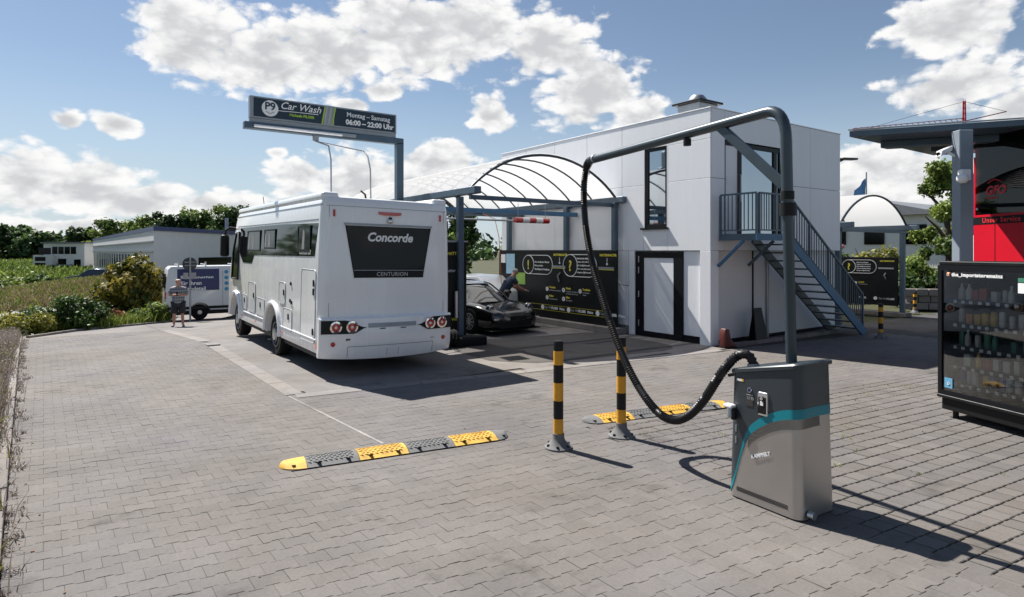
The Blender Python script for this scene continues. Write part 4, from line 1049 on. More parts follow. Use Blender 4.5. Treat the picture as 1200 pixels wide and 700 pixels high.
# rear
def rear_y(x_, z_):
    yr = np.interp(z_, [q[0] for q in lv], [q[2] for q in lv]); bu = np.interp(z_, [q[0] for q in lv], [q[4] for q in lv])
    u = max(0, min(1, (x_ - .13) / (MW - .26))); return yr - bu * 4 * u * (1 - u)
def rear_panel(name, lo, hi, x0, x1, m, parent, t=.006, n=14, base=rear_y, back=.004):
    """strip patch between the curves lo(x) and hi(x)"""
    mb = MB(); vs = []
    for k in range(n + 1):
        xx = x0 + (x1 - x0) * k / n
        for z_ in (lo(xx), hi(xx)):
            vs += [(xx, base(xx, z_) - t, z_), (xx, base(xx, z_) + back, z_)]
    fs = []
    for k in range(n):
        a = 4 * k; b = a + 4
        fs += [(a, a + 2, b + 2, b), (a + 1, b + 1, b + 3, a + 3), (a, b, b + 1, a + 1), (a + 2, a + 3, b + 3, b + 2)]
    fs += [(0, 1, 3, 2), (4 * n, 4 * n + 2, 4 * n + 3, 4 * n + 1)]
    return mb.add(vs, fs).build(name, m, parent, world=False, smooth=40)
CX = MW / 2
def trap(z_): return .66 + .17 * (z_ - 1.72) / .95
rw = rear_panel('rear_window', lambda x_: 1.74 + max(0, (abs(x_ - CX) - .66) / .17) * .92, lambda x_: 2.655, CX - .83, CX + .83, 'rear_glass', mh, t=.010, n=40)
rear_panel('window_trim', lambda x_: 2.668, lambda x_: 2.70, CX - .86, CX + .86, 'zinc', rw, t=.012)
rear_panel('grey_strip', lambda x_: 1.735, lambda x_: 1.86, CX - .675, CX + .675, 'black_panel', rw, t=.0125)
rear_panel('grey_line', lambda x_: 1.862, lambda x_: 1.872, CX - .68, CX + .68, 'zinc', rw, t=.013)
text('Concorde', .215, 'white_ink', mh, (CX, rear_y(CX, 2.4) - .014, 2.39), (1, 0, 0), (0, .02, 1), shear=.22, bold=.007, align='CENTER', world=False)
text('CENTURION', .10, 'grey_ink', mh, (CX + .05, rear_y(CX, 1.8) - .016, 1.765), (1, 0, 0), (0, .02, 1), bold=.001, align='CENTER', world=False, spacing=1.1)
rear_panel('brake_light', lambda x_: 2.86 + .02 * abs((x_ - CX) / .22) ** 4, lambda x_: 2.92, CX - .22, CX + .22, 'red_lamp', mh, t=.02)
MB().sphere((CX, rear_y(CX, 2.77) - .03, 2.76), .055, 12, (1.1, .8, .8)).build('rear_camera', 'chrome', mh, world=False, smooth=60); MB().box(CX - .02, CX + .02, rear_y(CX, 2.8) - .05, rear_y(CX, 2.8), 2.79, 2.83).build('camera_mount', 'black_plastic', mh, world=False)
for x_ in (.24, MW - .24): MB().box(x_ - .018, x_ + .018, rear_y(x_, 2.88) - .02, rear_y(x_, 2.88) + .02, 2.80, 2.92).build('marker_light', 'red_lamp', mh, world=False)
for x_ in (.16, MW - .16): rear_panel('corner_seam', lambda xx: 1.06, lambda xx: 2.98, x_ - .005, x_ + .005, 'zinc', mh, t=.003, n=2)
rear_panel('roof_seam', lambda xx: 2.985, lambda xx: 2.995, .12, MW - .12, 'zinc', mh, t=.003)
MB().tube([(CX + sx_ * trap(z_), rear_y(CX + sx_ * trap(z_), z_) - .006, z_) for sx_, z_ in ((-1, 2.66), (-1, 1.74), (1, 1.74), (1, 2.66))], .010, 6).build('window_seal', 'black_plastic', rw, world=False)
# roof rails
for xa, xb in ((.05, .36), (MW - .36, MW - .05)):
    MB().box(xa, xb, .14, 6.9, 3.08, 3.235).build('roof_rail', 'white_paint', mh, world=False, bevel=.06, segs=4, smooth=60)
MB().box(.9, 1.6, 3.0, 4.0, 3.15, 3.27).build('skylight', 'white_paint', mh, world=False, bevel=.03, segs=2)
MB().tube([(1.2, 1.0, 3.15), (1.15, .95, 3.3), (1.05, .92, 3.36)], .02, 6).build('roof_antenna', 'black_plastic', mh, world=False)
MB().cyl((.4, 5.6, 3.2), (.38, 5.7, 3.5), .008, n=6).build('whip_antenna', 'black_plastic', mh, world=False)
# bumper with lamps
def bump_y(x_, z_):
    u = (x_ - CX) / (MW / 2); k = 1 - abs(u) ** 2.6
    return -.03 - .17 * k * (1 - .25 * smoothstep(.75, 1.05, z_)) + .03 * smoothstep(.55, .4, z_)
def bumper():
    mb = MB(); vs = []; n = 28; zs = [.36, .40, .52, .72, .80, .95, 1.02, 1.045]
    for k in range(n + 1):
        u = -1 + 2 * k / n; xx = CX + u * (MW / 2 + .004)
        for z_ in zs:
            yy = bump_y(xx, z_) + (.03 if z_ > 1.03 else 0) + (.02 if z_ < .38 else 0)
            if abs(u) > .97: yy += .03 * (abs(u) - .97) / .03
            vs.append((xx, yy, z_ - (.0 if z_ > .5 else .05 * (1 - abs(u) ** 2))))
        vs.append((xx, .10, 1.045)); vs.append((xx, .10, .38))
    m_ = len(zs) + 2
    fs = [(k * m_ + i, k * m_ + (i + 1) % m_, (k + 1) * m_ + (i + 1) % m_, (k + 1) * m_ + i) for k in range(n) for i in range(m_)]
    fs += [tuple(range(m_))[::-1], tuple(n * m_ + i for i in range(m_))]
    return mb.add(vs, fs).build('rear_bumper', 'white_paint', mh, world=False, smooth=35)
bmp = bumper()
for s_ in (-1, 1):
    xa, xb = (.02, .78) if s_ < 0 else (MW - .78, MW - .02)
    def hi(x_, s_=s_): d_ = (x_ - .02) if s_ < 0 else (MW - .02 - x_); return 1.005 - .13 * smoothstep(.38, .76, d_) 
    def lo(x_, s_=s_): d_ = (x_ - .02) if s_ < 0 else (MW - .02 - x_); return .775 + .0 * d_ + .095 * smoothstep(.52, .76, d_)
    lp = rear_panel('lamp_cluster', lo, hi, xa, xb, 'black_panel', bmp, t=.010, n=16, base=bump_y)
    for d_ in (.25, .52):
        xx = CX + s_ * (MW / 2 - d_) ; yy = bump_y(xx, .89) - .012
        lo_ = empty('x'); bpy.data.objects.remove(lo_)
        MB().lathe([(.105, 0), (.105, -.02), (.075, -.024), (.075, 0)], (xx, yy, .89), 24, 'y').build('lamp_ring', 'chrome', lp, world=False, smooth=40)
        MB().lathe([(.074, 0), (.074, -.014), (.03, -.02), (.005, -.02)], (xx, yy, .89), 20, 'y').build('lamp_lens', 'red_lamp', lp, world=False, smooth=40)
        MB().lathe([(.028, -.018), (.022, -.026), (.004, -.027)], (xx, yy, .89), 14, 'y').build('lamp_core', 'white_ink', lp, world=False)
    xx = CX + s_ * (MW / 2 - .21)
    MB().lathe([(.04, 0), (.04, -.014), (.008, -.016)], (xx, bump_y(xx, .55) - .0, .60), 16, 'y').build('reflector', 'red_lamp', bmp, world=False)
rear_panel('grille_strip', lambda x_: .865, lambda x_: .94, CX - .46, CX + .46, 'zinc', bmp, t=.008, base=bump_y)
text('CRUISER', .05, 'grey_ink', bmp, (CX, bump_y(CX, .9) - .012, .885), (1, 0, 0), (0, 0, 1), align='CENTER', world=False, spacing=1.3)
for q in ((CX - .82, CX + .82, .545, .551), ): rear_panel('panel_gap', lambda x_: q[2], lambda x_: q[3], q[0], q[1], 'black_plastic', bmp, t=.002, base=bump_y)
for x_ in (CX - .82, CX + .82, CX - .11, CX + .11): rear_panel('panel_gap', lambda xx: .36, lambda xx: .545 - (.05 if abs(x_ - CX) < .3 else 0), x_ - .003, x_ + .003, 'black_plastic', bmp, t=.002, n=1, base=bump_y)
text('I840', .045, 'black_frame', bmp, (.42, bump_y(.45, .68) - .006, .66), (1, 0, 0), (0, 0, 1), world=False, bold=.002)
text('IVECO', .045, 'grey_ink', bmp, (MW - .5, bump_y(MW - .45, .62) - .012, .60), (1, .25, 0), (0, 0, 1), world=False)
for x_ in (CX - .2, CX + .2): MB().box(x_ - .05, x_ + .05, bump_y(x_, .84) - .012, bump_y(x_, .84), .835, .85).build('plate_lamp', 'black_plastic', bmp, world=False)

# ------------------------------------------------------------------ black sports car (local: x across, nose at y = 0)
car = empty('sports_car', (9.45, 13.15, 0), R(4), 'glossy black sports car with round headlights in the wash bay', 'car')
ys = [0.0, .06, .22, .55, .95, 1.35, 1.75, 2.2, 2.7, 3.2, 3.7, 4.1, 4.4, 4.52]
hw = [.52, .66, .80, .88, .905, .90, .89, .89, .90, .925, .93, .88, .78, .66]
zf = [.52, .60, .66, .735, .795, .80, .79, .80, .82, .86, .87, .84, .78, .66]      # fender crown
zc = [.50, .57, .62, .67, .72, .765, .80, .82, .84, .88, .88, .85, .78, .64]       # centre line
zb = [.24, .18, .16, .15, .15, .15, .15, .15, .15, .15, .16, .2, .28, .36]
rings = []
for y_, w, a, c, b in zip(ys, hw, zf, zc, zb):
    half = [(w * .88, b), (w * .985, b + .10), (w, b + .22), (w * .995, (a + b) / 2 + .08), (w * .96, a - .07), (w * .87, a - .005), (w * .74, a + .005), (w * .58, (a + c) / 2), (w * .3, c), (0, c)]
    rings.append([(-x_, y_, z_) for x_, z_ in half] + [(x_, y_, z_) for x_, z_ in half[::-1][1:]])
def refine(rs_, m=3):
    out = []
    for i in range(len(rs_) - 1):
        a, b, c, d = rs_[max(0, i - 1)], rs_[i], rs_[i + 1], rs_[min(len(rs_) - 1, i + 2)]
        for k in range(m):
            t = k / m
            out.append([tuple(.5 * (2 * q[j] + (r_[j] - p[j]) * t + (2 * p[j] - 5 * q[j] + 4 * r_[j] - w_[j]) * t * t + (3 * q[j] - p[j] - 3 * r_[j] + w_[j]) * t ** 3) for j in range(3)) for p, q, r_, w_ in zip(a, b, c, d)])
    return out + [rs_[-1]]
def refine_ring(r_):
    return [tuple(v) for v in catmull([Vector(p) for p in r_], .06)] if 0 else r_
bodyc = MB().loft(refine(rings)).build('body', 'car_black', car, world=False)
cut = []
for yy in (.95, 3.42):
    for xa, xb in ((-1.1, -.66), (.66, 1.1)):
        c = MB().cyl((xa, yy, .335), (xb, yy, .335), .37, n=28).build('t', 'black_plastic'); cut.append(c)
bpy.context.view_layer.update()
for c in cut: c.matrix_world = car.matrix_world.copy()
boolean_cut(bodyc, cut); bodyc.data.set_sharp_from_angle(angle=R(48))
gh = [(1.28, .76, .78, .80), (1.62, .76, 1.0, .99), (2.02, .74, 1.24, 1.22), (2.5, .72, 1.30, 1.28), (3.0, .71, 1.25, 1.23), (3.6, .66, 1.08, 1.06), (4.1, .58, .90, .88)]
rings = []
for y_, w, zt, zs_ in gh:
    zt_w = w * (.98 if zt < .9 else .78)
    half = [(w, .74), (w * .97, .80 if zt > .85 else .76), (zt_w * 1.03, zs_ - .05 if zt > .9 else .775), (zt_w * .88, zs_ + .005), (zt_w * .5, zt), (0, zt + .01)]
    rings.append([(-x_, y_, z_) for x_, z_ in half] + [(x_, y_, z_) for x_, z_ in half[::-1][1:]])
MB().loft(refine(rings)).build('cabin', 'dark_glass', car, world=False, smooth=50)
rings = []
for y_, w, zt in ((2.0, .60, 1.245), (2.3, .60, 1.305), (2.7, .59, 1.31), (3.1, .56, 1.25)):
    rings.append([(-w, y_, zt - .05), (-w * .9, y_, zt - .005), (-w * .5, y_, zt + .012), (0, y_, zt + .018), (w * .5, y_, zt + .012), (w * .9, y_, zt - .005), (w, y_, zt - .05)])
MB().loft(rings, cap=False, closed=False).build('roof', 'car_black', car, world=False, smooth=50)
for s_ in (-1, 1):
    MB().tube([(s_ * .74, 1.3, .79), (s_ * .70, 1.65, 1.0), (s_ * .60, 2.02, 1.235), (s_ * .60, 2.3, 1.285), (s_ * .58, 3.0, 1.23), (s_ * .60, 3.7, 1.02)], .022, 6).build('roof_pillar', 'car_black', car, world=False, smooth=50)
    m_ = MB().bar((s_ * .80, 1.72, .90), (s_ * .92, 1.68, .96), .04, .03).build('mirror_arm', 'car_black', car, world=False)
    MB().sphere((s_ * 1.0, 1.68, .99), .12, 12, (1, .6, .62)).build('mirror', 'car_black', m_, world=False, smooth=60)
    hl = MB().sphere((s_ * .655, .40, .655), .15, 16, (.72, .8, .95)).build('headlight', 'dark_glass', car, world=False, smooth=60)
    MB().tube([(s_ * .655 + .085 * math.cos(a), .40 - .088 - .03 * math.sin(a), .66 + .105 * math.sin(a)) for a in np.linspace(0, 2 * math.pi, 17)], .012, 6).build('light_ring', 'chrome', hl, world=False, smooth=60)
    MB().prism([(s_ * .78, .27), (s_ * .48, .26), (s_ * .48, .36), (s_ * .74, .40)], lambda a, b, t: (a, t + .20 * (abs(a) / .8) ** 3 - .02, b), .0, .05).build('intake', 'black_plastic', car, world=False)
    MB().box(s_ * .63 - .12, s_ * .63 + .12, .035, .07, .425, .445).build('indicator', 'white_ink', car, world=False)
    for yy in (.95, 3.42): wheel(car, (s_ * .79, yy, .335), .335, .24, s_, 'zinc', 10)
MB().box(-.44, .44, -.012, .06, .24, .36).build('lower_grille', 'black_plastic', car, world=False)
MB().box(-.82, .82, .03, .5, .12, .16).build('front_lip', 'black_plastic', car, world=False, bevel=.02)
MB().box(-.26, .26, -.02, 0, .40, .50).build('number_plate', 'black_plastic', car, world=False)
for s_ in (-1, 1): MB().bar((s_ * .28 - .25, 1.36, .815), (s_ * .28 + .22, 1.44, .845), .012, .012).build('wiper', 'black_plastic', car, world=False)

# ------------------------------------------------------------------ bollards
YB = (('yellow_plastic', .16, .33), ('black_plastic', .33, .53), ('yellow_plastic', .53, .73), ('black_plastic', .73, .93), ('yellow_plastic', .93, 1.085), ('black_plastic', 1.085, 1.18))
def bollard(loc, h, label, group, lean=0.):
    b = empty('bollard', loc, 0, label, 'bollard', group); k = h / 1.18
    b.rotation_euler = (lean, 0, random.uniform(0, 1))
    MB().lathe([(.155, 0), (.155, .018), (.125, .035), (.078, .085), (.066, .12), (.066, .165)], n=28).build('base', 'grey_rubber', b, world=False, smooth=40)
    for j in range(6):
        a = math.pi / 3 * j; MB().cyl((.125 * math.cos(a), .125 * math.sin(a), .02), (.125 * math.cos(a), .125 * math.sin(a), .05), .016, n=6).build('bolt', 'black_plastic', b, world=False)
    for m_, a, c in YB:
        MB().lathe([(.0555, a * k), (.0555, c * k)], n=24).build('band', m_, b, world=False, smooth=40)
    MB().lathe([(.0555, 1.18 * k), (.052, 1.195 * k), (.02, 1.2 * k)], n=24).build('cap', 'black_plastic', b, world=False, smooth=40)
    return b
bollard((4.40, 5.36, 0), 1.18, 'black and yellow bollard standing free of the hanging hose', 'striped bollards')
bollard((5.28, 5.26, 0), 1.16, 'black and yellow bollard crossed by the hanging black hose', 'striped bollards')
bollard((16.47, 7.38, 0), .86, 'black and yellow bollard at the foot of the steel staircase', 'striped bollards')
bollard((24.3, 9.75, 0), .72, 'black and yellow bollard in front of the far hedge', 'striped bollards')

# ------------------------------------------------------------------ speed bumps
def speed_bump(loc, ang, mats, label, ln):
    b = empty('speed_bump', loc, ang, label, 'speed bump', 'rubber speed bumps'); W, H = .36, .055
    def prof(s=1.): return [(-W / 2 * s, 0), (-W / 2 * s, .012 * s), (-W * .40 * s, .024 * s), (-W * .28 * s, .045 * s), (-W * .1 * s, H * s), (W * .1 * s, H * s), (W * .28 * s, .045 * s), (W * .40 * s, .024 * s), (W / 2 * s, .012 * s), (W / 2 * s, 0)]
    x = 0.
    for k, (m_, w) in enumerate(mats):
        end = -1 if k == 0 else (1 if k == len(mats) - 1 else 0)
        rings = []
        if end == 0: sc = [(x + .004, 1), (x + w - .004, 1)]
        elif end < 0: sc = [(x + w * (1 - math.cos(a)), max(.03, math.sin(a))) for a in np.linspace(.05, math.pi / 2, 9)]
        else: sc = [(x + w * math.sin(a), max(.03, math.cos(a))) for a in np.linspace(0, math.pi / 2 - .05, 9)]
        for xx, s_ in sc: rings.append([(xx, yy, zz * (1 if s_ > .5 else s_ * 2) + 0) for yy, zz in [(p[0] * s_, p[1]) for p in prof(1)]])
        seg = MB().loft(rings).build('segment', m_, b, world=False, smooth=30)
        if end == 0:
            nx, ny = 9, 7                                     # raised tread lozenges
            mb = MB()
            for i in range(nx):
                for j in range(ny):
                    xx = x + .03 + (w - .06) * (i + .5 * (j % 2)) / nx; yy = -.11 + .22 * j / (ny - 1)
                    zz = np.interp(abs(yy), [0, W * .1, W * .28, W * .4], [H, H, .045, .024])
                    mb.cbox((xx, yy, zz + .002), (.017, .008 if j % 2 else -.008, 0), (0, .004, 0), (0, 0, .0035))
            mb.build('tread_pattern', m_, seg, world=False)['kind'] = 'stuff'
        for sx_ in ((.22, .78) if end == 0 else (.5,)):
            for sy in (-1, 1):
                q = MB().prism([(-.03, -.035), (.03, -.035), (.02, .035), (-.01, .035)], lambda a, c, t: (x + w * sx_ + a, sy * (.118 if end == 0 else .09) + c * 1.0 * -sy * -1, np.interp(abs(sy * (.118 if end == 0 else .09) + c), [0, W * .1, W * .28, W * .4, .3], [H, H, .045, .024, .0]) * (1 if end == 0 else .75) + t), -.006, .003)
                q.build('bolt_recess', 'black_plastic', seg, world=False)
        x += w
    MB().box(.1, x - .1, -W / 2 - .004, W / 2 + .004, -.004, .008).build('underside', 'black_plastic', b, world=False)
    return b
Yl, Gr = 'yellow_rubber', 'grey_rubber'
speed_bump((1.68, 6.50, .002), math.atan2(-.40, 2.5), [(Yl, .25), (Gr, .53), (Yl, .53), (Gr, .53), (Yl, .53), (Gr, .18)], 'yellow and grey speed bump with yellow rounded end beside the painted line', 2.5)
speed_bump((5.32, 5.98, .002), math.atan2(-.47, 2.26), [(Gr, .20), (Yl, .48), (Gr, .48), (Yl, .48), (Gr, .48), (Yl, .2)], 'yellow and grey speed bump with grey rounded end behind the bollards', 2.3)

# ------------------------------------------------------------------ vacuum station
vac = empty('vacuum_station', (4.78, 3.10, 0), R(-3), 'dark grey and steel vacuum station with teal stripe on the paving', 'vacuum station')
WF, DF, RC = .70, .50, .08            # front width (along y), depth (along x)
def vac_outline(n=6):
    """anticlockwise from the back-left corner along the front (x = 0) to the right side; returns (x,y) list"""
    pts = []
    hw_ = WF / 2
    def arc(cx, cy, a0): return [(cx + RC * math.cos(a0 + k * math.pi / 2 / n), cy + RC * math.sin(a0 + k * math.pi / 2 / n)) for k in range(n + 1)]
    pts += arc(DF - RC, hw_ - RC, 0) + arc(RC, hw_ - RC, math.pi / 2) + arc(RC, -hw_ + RC, math.pi) + arc(DF - RC, -hw_ + RC, 1.5 * math.pi)
    return pts
VO = vac_outline()
def vtop(y_): return 1.11 + (.33 - y_) * .21
def vpos(p, z_, lift=0.):
    t = z_ / 1.2; k = 1.02 - .085 * t
    cx, cy = DF / 2 + .01, 0.
    dx, dy = (p[0] - DF / 2), p[1]
    r = math.hypot(dx, dy) or 1
    return (cx + dx * k + lift * dx / r, cy + dy * k + lift * dy / r, z_)
rings = [[vpos(p, t * vtop(p[1])) for p in VO] for t in (0.012, .25, .5, .75, 1.)]
vb = MB().loft(rings).build('cabinet', 'stainless', vac, world=False, smooth=35)
# perimeter parameter on the visible faces: front (from left to right) then the right side
front = [(0, y_) for y_ in np.linspace(WF / 2 - RC, -WF / 2 + RC, 22)]
leftarc = [p for p in VO[7:14]]
rightarc = [p for p in VO[14:21]]
side = [(x_, -WF / 2) for x_ in np.linspace(RC, DF - RC, 8)][1:]
backarc = VO[21:28][1:]
path = leftarc + front[1:-1] + rightarc + side + backarc
leftside = [p for p in VO[0:7]]
full = path
cum = [0.]
for a, b in zip(full, full[1:]): cum.append(cum[-1] + math.dist(a, b))
def curve(s_):
    xs_ = [0, .06, .115, .16, .20, .235, .28, .36, .46, .56, .64, .75, .9, 1.3]
    zs_ = [.03, .06, .16, .34, .50, .60, .665, .735, .80, .845, .87, .885, .89, .88]
    return float(np.interp(s_, xs_, zs_))
def vband(name, f0, f1, m_, lift, parent, s0=0., s1=9.):
    vs = []; 
    idx = [i for i, c_ in enumerate(cum) if s0 <= c_ <= s1]
    for i in idx:
        p = full[i]; a, b = f0(cum[i], p), f1(cum[i], p)
        for k in range(5):
            vs.append(vpos(p, a + (b - a) * k / 4, lift))
    fs = [(5 * i + k, 5 * i + k + 1, 5 * i + k + 6, 5 * i + k + 5) for i in range(len(idx) - 1) for k in range(4)]
    return MB().add(vs, fs).build(name, m_, parent, world=False, smooth=40)
vband('dark_cover', lambda s_, p: curve(s_) + .02, lambda s_, p: vtop(p[1]) - .005, 'vac_dark', .004, vac)
vband('teal_stripe', lambda s_, p: max(.03, curve(s_) - .058 + .02 * (s_ < .2)), lambda s_, p: curve(s_) + .022, 'teal', .006, vac)
vband('perforated_band', lambda s_, p: max(.04, curve(s_) - .145), lambda s_, p: curve(s_) - .058, 'stainless', .003, vac, .25, 1.05)
pf = MB()
for i in range(len(full)):
    pass
for s_ in np.arange(.255, 1.0, .0105):
    i = max(0, min(len(cum) - 2, int(np.searchsorted(cum, s_)) - 1)); t = (s_ - cum[i]) / max(1e-6, cum[i + 1] - cum[i])
    p = (full[i][0] + (full[i + 1][0] - full[i][0]) * t, full[i][1] + (full[i + 1][1] - full[i][1]) * t)
    tg = Vector((full[i + 1][0] - full[i][0], full[i + 1][1] - full[i][1], 0)).normalized()
    for j in range(7):
        c = Vector(vpos(p, curve(s_) - .137 + .0115 * j + (.005 if int(s_ / .0105) % 2 else 0), .0045))
        pf.cbox(c, tg * .0027, (0, 0, .003), tg.cross(Vector((0, 0, 1))) * .0012)
pf.build('perforation', 'black_frame', vac, world=False)['kind'] = 'stuff'
pf = MB()
for s_ in np.arange(.17, .66, .0095):
    i = max(0, min(len(cum) - 2, int(np.searchsorted(cum, s_)) - 1)); p = full[i + 1]
    for j in range(3): pf.cbox(vpos((0, WF / 2 + .0 - s_ + .07), .075 + .013 * j + (.005 if int(s_ / .0095) % 2 else 0), .002), (.001, 0, 0), (0, .0032, 0), (0, 0, .004))
pf.build('vent_slots', 'black_frame', vac, world=False)['kind'] = 'stuff'
lid = [[(vpos(p, 1.15)[0] + (vpos(p, 1.15)[0] - DF / 2) * e, vpos(p, 1.15)[1] * (1 + e), vtop(p[1]) + dz) for p in VO] for e, dz in ((.03, -.012), (.075, -.006), (.075, .022), (.03, .032))]
MB().loft(lid).build('lid', 'vac_dark', vac, world=False, smooth=35)
# fittings on the front
def vfront(y_, z_): return vpos((0, y_), z_, .004)
c = vfront(.13, .90); MB().box(c[0] - .006, c[0] + .01, .095, .165, .845, .945).build('display', 'dark_glass', vac, world=False, bevel=.002)
text('12 95', .032, 'grey_ink', vac, (c[0] - .008, .155, .905), (0, -1, 0), (0, 0, 1), world=False, extrude=.0005)
c = vfront(.0, .90); cu_ = MB().box(c[0] - .014, c[0] + .01, -.055, .045, .79, .99).build('coin_unit', 'chrome', vac, world=False, bevel=.012, segs=2)
MB().box(c[0] - .020, c[0] - .013, -.04, .03, .81, .95).build('coin_face', 'black_plastic', cu_, world=False); MB().box(c[0] - .024, c[0] - .019, -.02, .01, .88, .915).build('button', 'white_ink', cu_, world=False); MB().cyl((c[0] - .02, -.005, .94), (c[0] - .03, -.005, .94), .015, n=12).build('coin_slot', 'chrome', cu_, world=False)
c = vfront(.13, .985); MB().cyl((c[0] + .01, .13, .985), (c[0] - .012, .13, .985), .016, n=16).build('start_button', 'navy_ink', vac, world=False); MB().tube([(c[0] - .006, .13 + .019 * math.cos(a), .985 + .019 * math.sin(a)) for a in np.linspace(0, 6.283, 17)], .004, 6).build('button_ring', 'chrome', vac, world=False)
c = vfront(.24, 1.05); MB().box(c[0] - .003, c[0] + .01, .215, .265, 1.045, 1.065).build('brand_sticker', 'white_ink', vac, world=False); MB().box(c[0] - .004, c[0] + .01, .195, .214, 1.045, 1.065).build('brand_sticker', 'can_yellow', vac, world=False)
c = vfront(.28, .8); nb = MB().box(c[0] - .07, c[0] + .0, .27, .36, .80, .83).build('nozzle_holder', 'white_ink', vac, world=False, bevel=.008); MB().cyl((c[0] - .04, .30, .80), (c[0] - .05, .30, .72), .03, n=12).build('lock', 'zinc', nb, world=False); MB().box(c[0] - .06, c[0] - .01, .25, .29, .70, .80).build('bracket', 'black_plastic', nb, world=False, bevel=.01)
for z_ in (.62, .52): c = vfront(.27, z_); MB().box(c[0] - .004, c[0] + .01, .262, .274, z_ - .03, z_ + .03).build('slot', 'zinc', vac, world=False)
c = vpos((0, .08), .55, .006); text('KAMPFELT', .042, 'white_ink', vac, (c[0] - .008, .10, .40), (.02, -1, .42), (0, 0, 1), shear=.25, world=False, bold=.002, extrude=.0008)
MB().cyl((.12, .36, 1.08), (.10, .42, 1.06), .02, n=10).build('hook_peg', 'black_plastic', vac, world=False)
MB().cyl((.10, -WF / 2 - .02, .06), (.10, -WF / 2 - .07, .06), .03, n=12).build('drain_cap', 'steel_grey', vac, world=False, smooth=40)
# mast with swivel, arm and strut
B0 = Vector((5.04, 2.98, 1.13)); B1 = Vector((4.99, 2.99, 2.62)); B2 = Vector((4.97, 2.99, 3.14))
def W2L(p):
    p = Vector(p) - vac.location; a = -vac.rotation_euler.z
    return (p.x * math.cos(a) - p.y * math.sin(a), p.x * math.sin(a) + p.y * math.cos(a), p.z)
mast = MB().tube([W2L(B0), W2L(B1)], .045, 18).build('mast', 'steel_dark', vac, world=False, smooth=40)
for z_, r_, h_ in ((1.14, .055, .06), (2.5, .066, .11), (2.64, .056, .07)):
    p = B0 + (B1 - B0) * ((z_ - B0.z) / (B1.z - B0.z)); MB().cyl(W2L(p), W2L(p + Vector((0, 0, h_))), r_, n=20).build('collar', 'black_plastic' if z_ > 2 else 'zinc', mast, world=False, smooth=40)
END = Vector((5.26, 5.80, 3.33))
corner = Vector((4.965, 2.99, 3.43)); dirn = (END - corner).normalized()
arm_pts = [B1 + Vector((0, 0, -.02)), B2]
for k in range(1, 9):
    t = k / 9; a = B2; c_ = corner; e = corner + dirn * .2
    arm_pts.append(a * (1 - t) ** 2 + c_ * 2 * t * (1 - t) + e * t * t)
arm_pts += [corner + dirn * .2, corner + dirn * 1.2, END]
MB().tube([W2L(p) for p in arm_pts], .048, 18).build('swing_arm', 'steel_dark', vac, world=False, smooth=40)
MB().bar(W2L(B1 + Vector((0, .03, .14))), W2L(corner + dirn * .72 + Vector((0, 0, -.02))), .05, .085).build('strut', 'steel_dark', vac, world=False, bevel=.006)
MB().cyl(W2L(corner + dirn * 1.15 + Vector((0, 0, -.05))), W2L(corner + dirn * 1.15 + Vector((0, 0, -.12))), .04, n=12).build('arm_clamp', 'black_plastic', vac, world=False, smooth=40)
# ribbed hose
hose = empty('suction_hose', tuple(END), 0, 'black ribbed suction hose hanging from the swing arm to the vacuum station', 'hose')
ctrl = [Vector(p) for p in ((5.24, 5.66, 3.34), (5.27, 5.82, 3.32), (5.28, 5.89, 3.2), (5.26, 5.90, 2.95), (5.24, 5.84, 2.5), (5.20, 5.66, 2.0), (5.13, 5.36, 1.5), (5.06, 5.06, 1.08), (5.0, 4.74, .74), (4.95, 4.42, .53), (4.90, 4.16, .50), (4.87, 3.94, .60), (4.85, 3.74, .80), (4.83, 3.56, 1.05), (4.83, 3.44, 1.20), (4.85, 3.36, 1.27), (4.88, 3.29, 1.27), (4.90, 3.26, 1.2), (4.90, 3.25, 1.12))]
def catmull(P_, per):
    out = []
    for i in range(len(P_) - 1):
        p0, p1, p2, p3 = P_[max(0, i - 1)], P_[i], P_[i + 1], P_[min(len(P_) - 1, i + 2)]
        n = max(2, int((p2 - p1).length / per))
        for k in range(n):
            t = k / n
            out.append(.5 * ((2 * p1) + (p2 - p0) * t + (2 * p0 - 5 * p1 + 4 * p2 - p3) * t * t + (3 * p1 - p0 - 3 * p2 + p3) * t ** 3))
    return out + [P_[-1]]
hp = catmull(ctrl, .0135)
MB().tube(hp, [(.045 if i % 2 else .034) for i in range(len(hp))], 14).build('ribbed_tube', 'hose_black', hose, smooth=75)
for i0 in (1, len(hp) - 6): MB().tube([hp[i0], hp[i0 + 3]], .051, 16).build('clamp_ring', 'zinc', hose, smooth=40)
MB().tube([END + Vector((0, -.1, 0)), END + Vector((0.02, .03, -.12)), END + Vector((.02, .02, -.18))], .006, 6).build('retaining_wire', 'steel_grey', hose)
MB().tube(hp[4:20], .049, 14).build('hose_cuff', 'black_plastic', hose, smooth=60)

# ------------------------------------------------------------------ vending machine (local x along the front, y into the machine)
vm_ = empty('vending_machine', (9.42, 3.49, 0), math.atan2(-.937, -.349), 'black glass fronted vending machine with stocked shelves beside the steel post', 'vending machine')
VW, VD, VH = 1.95, .82, 2.06
MB().box(0, .05, 0.04, VD, .30, VH).build('side_wall', 'black_panel', vm_, world=False); MB().box(VW - .05, VW, .04, VD, .30, VH).build('side_wall', 'black_panel', vm_, world=False)
MB().box(.05, VW - .05, VD - .04, VD, .30, VH - .05).build('back_wall', 'black_panel', vm_, world=False)
MB().box(0, VW, .0, VD, VH - .05, VH).build('top', 'black_panel', vm_, world=False, bevel=.008)
MB().box(-.012, VW + .012, -.025, VD, .26, .30).build('floor_plate', 'black_panel', vm_, world=False, bevel=.006)
MB().box(.02, VW - .02, .02, VD - .02, .10, .26).build('base', 'black_plastic', vm_, world=False, bevel=.01)
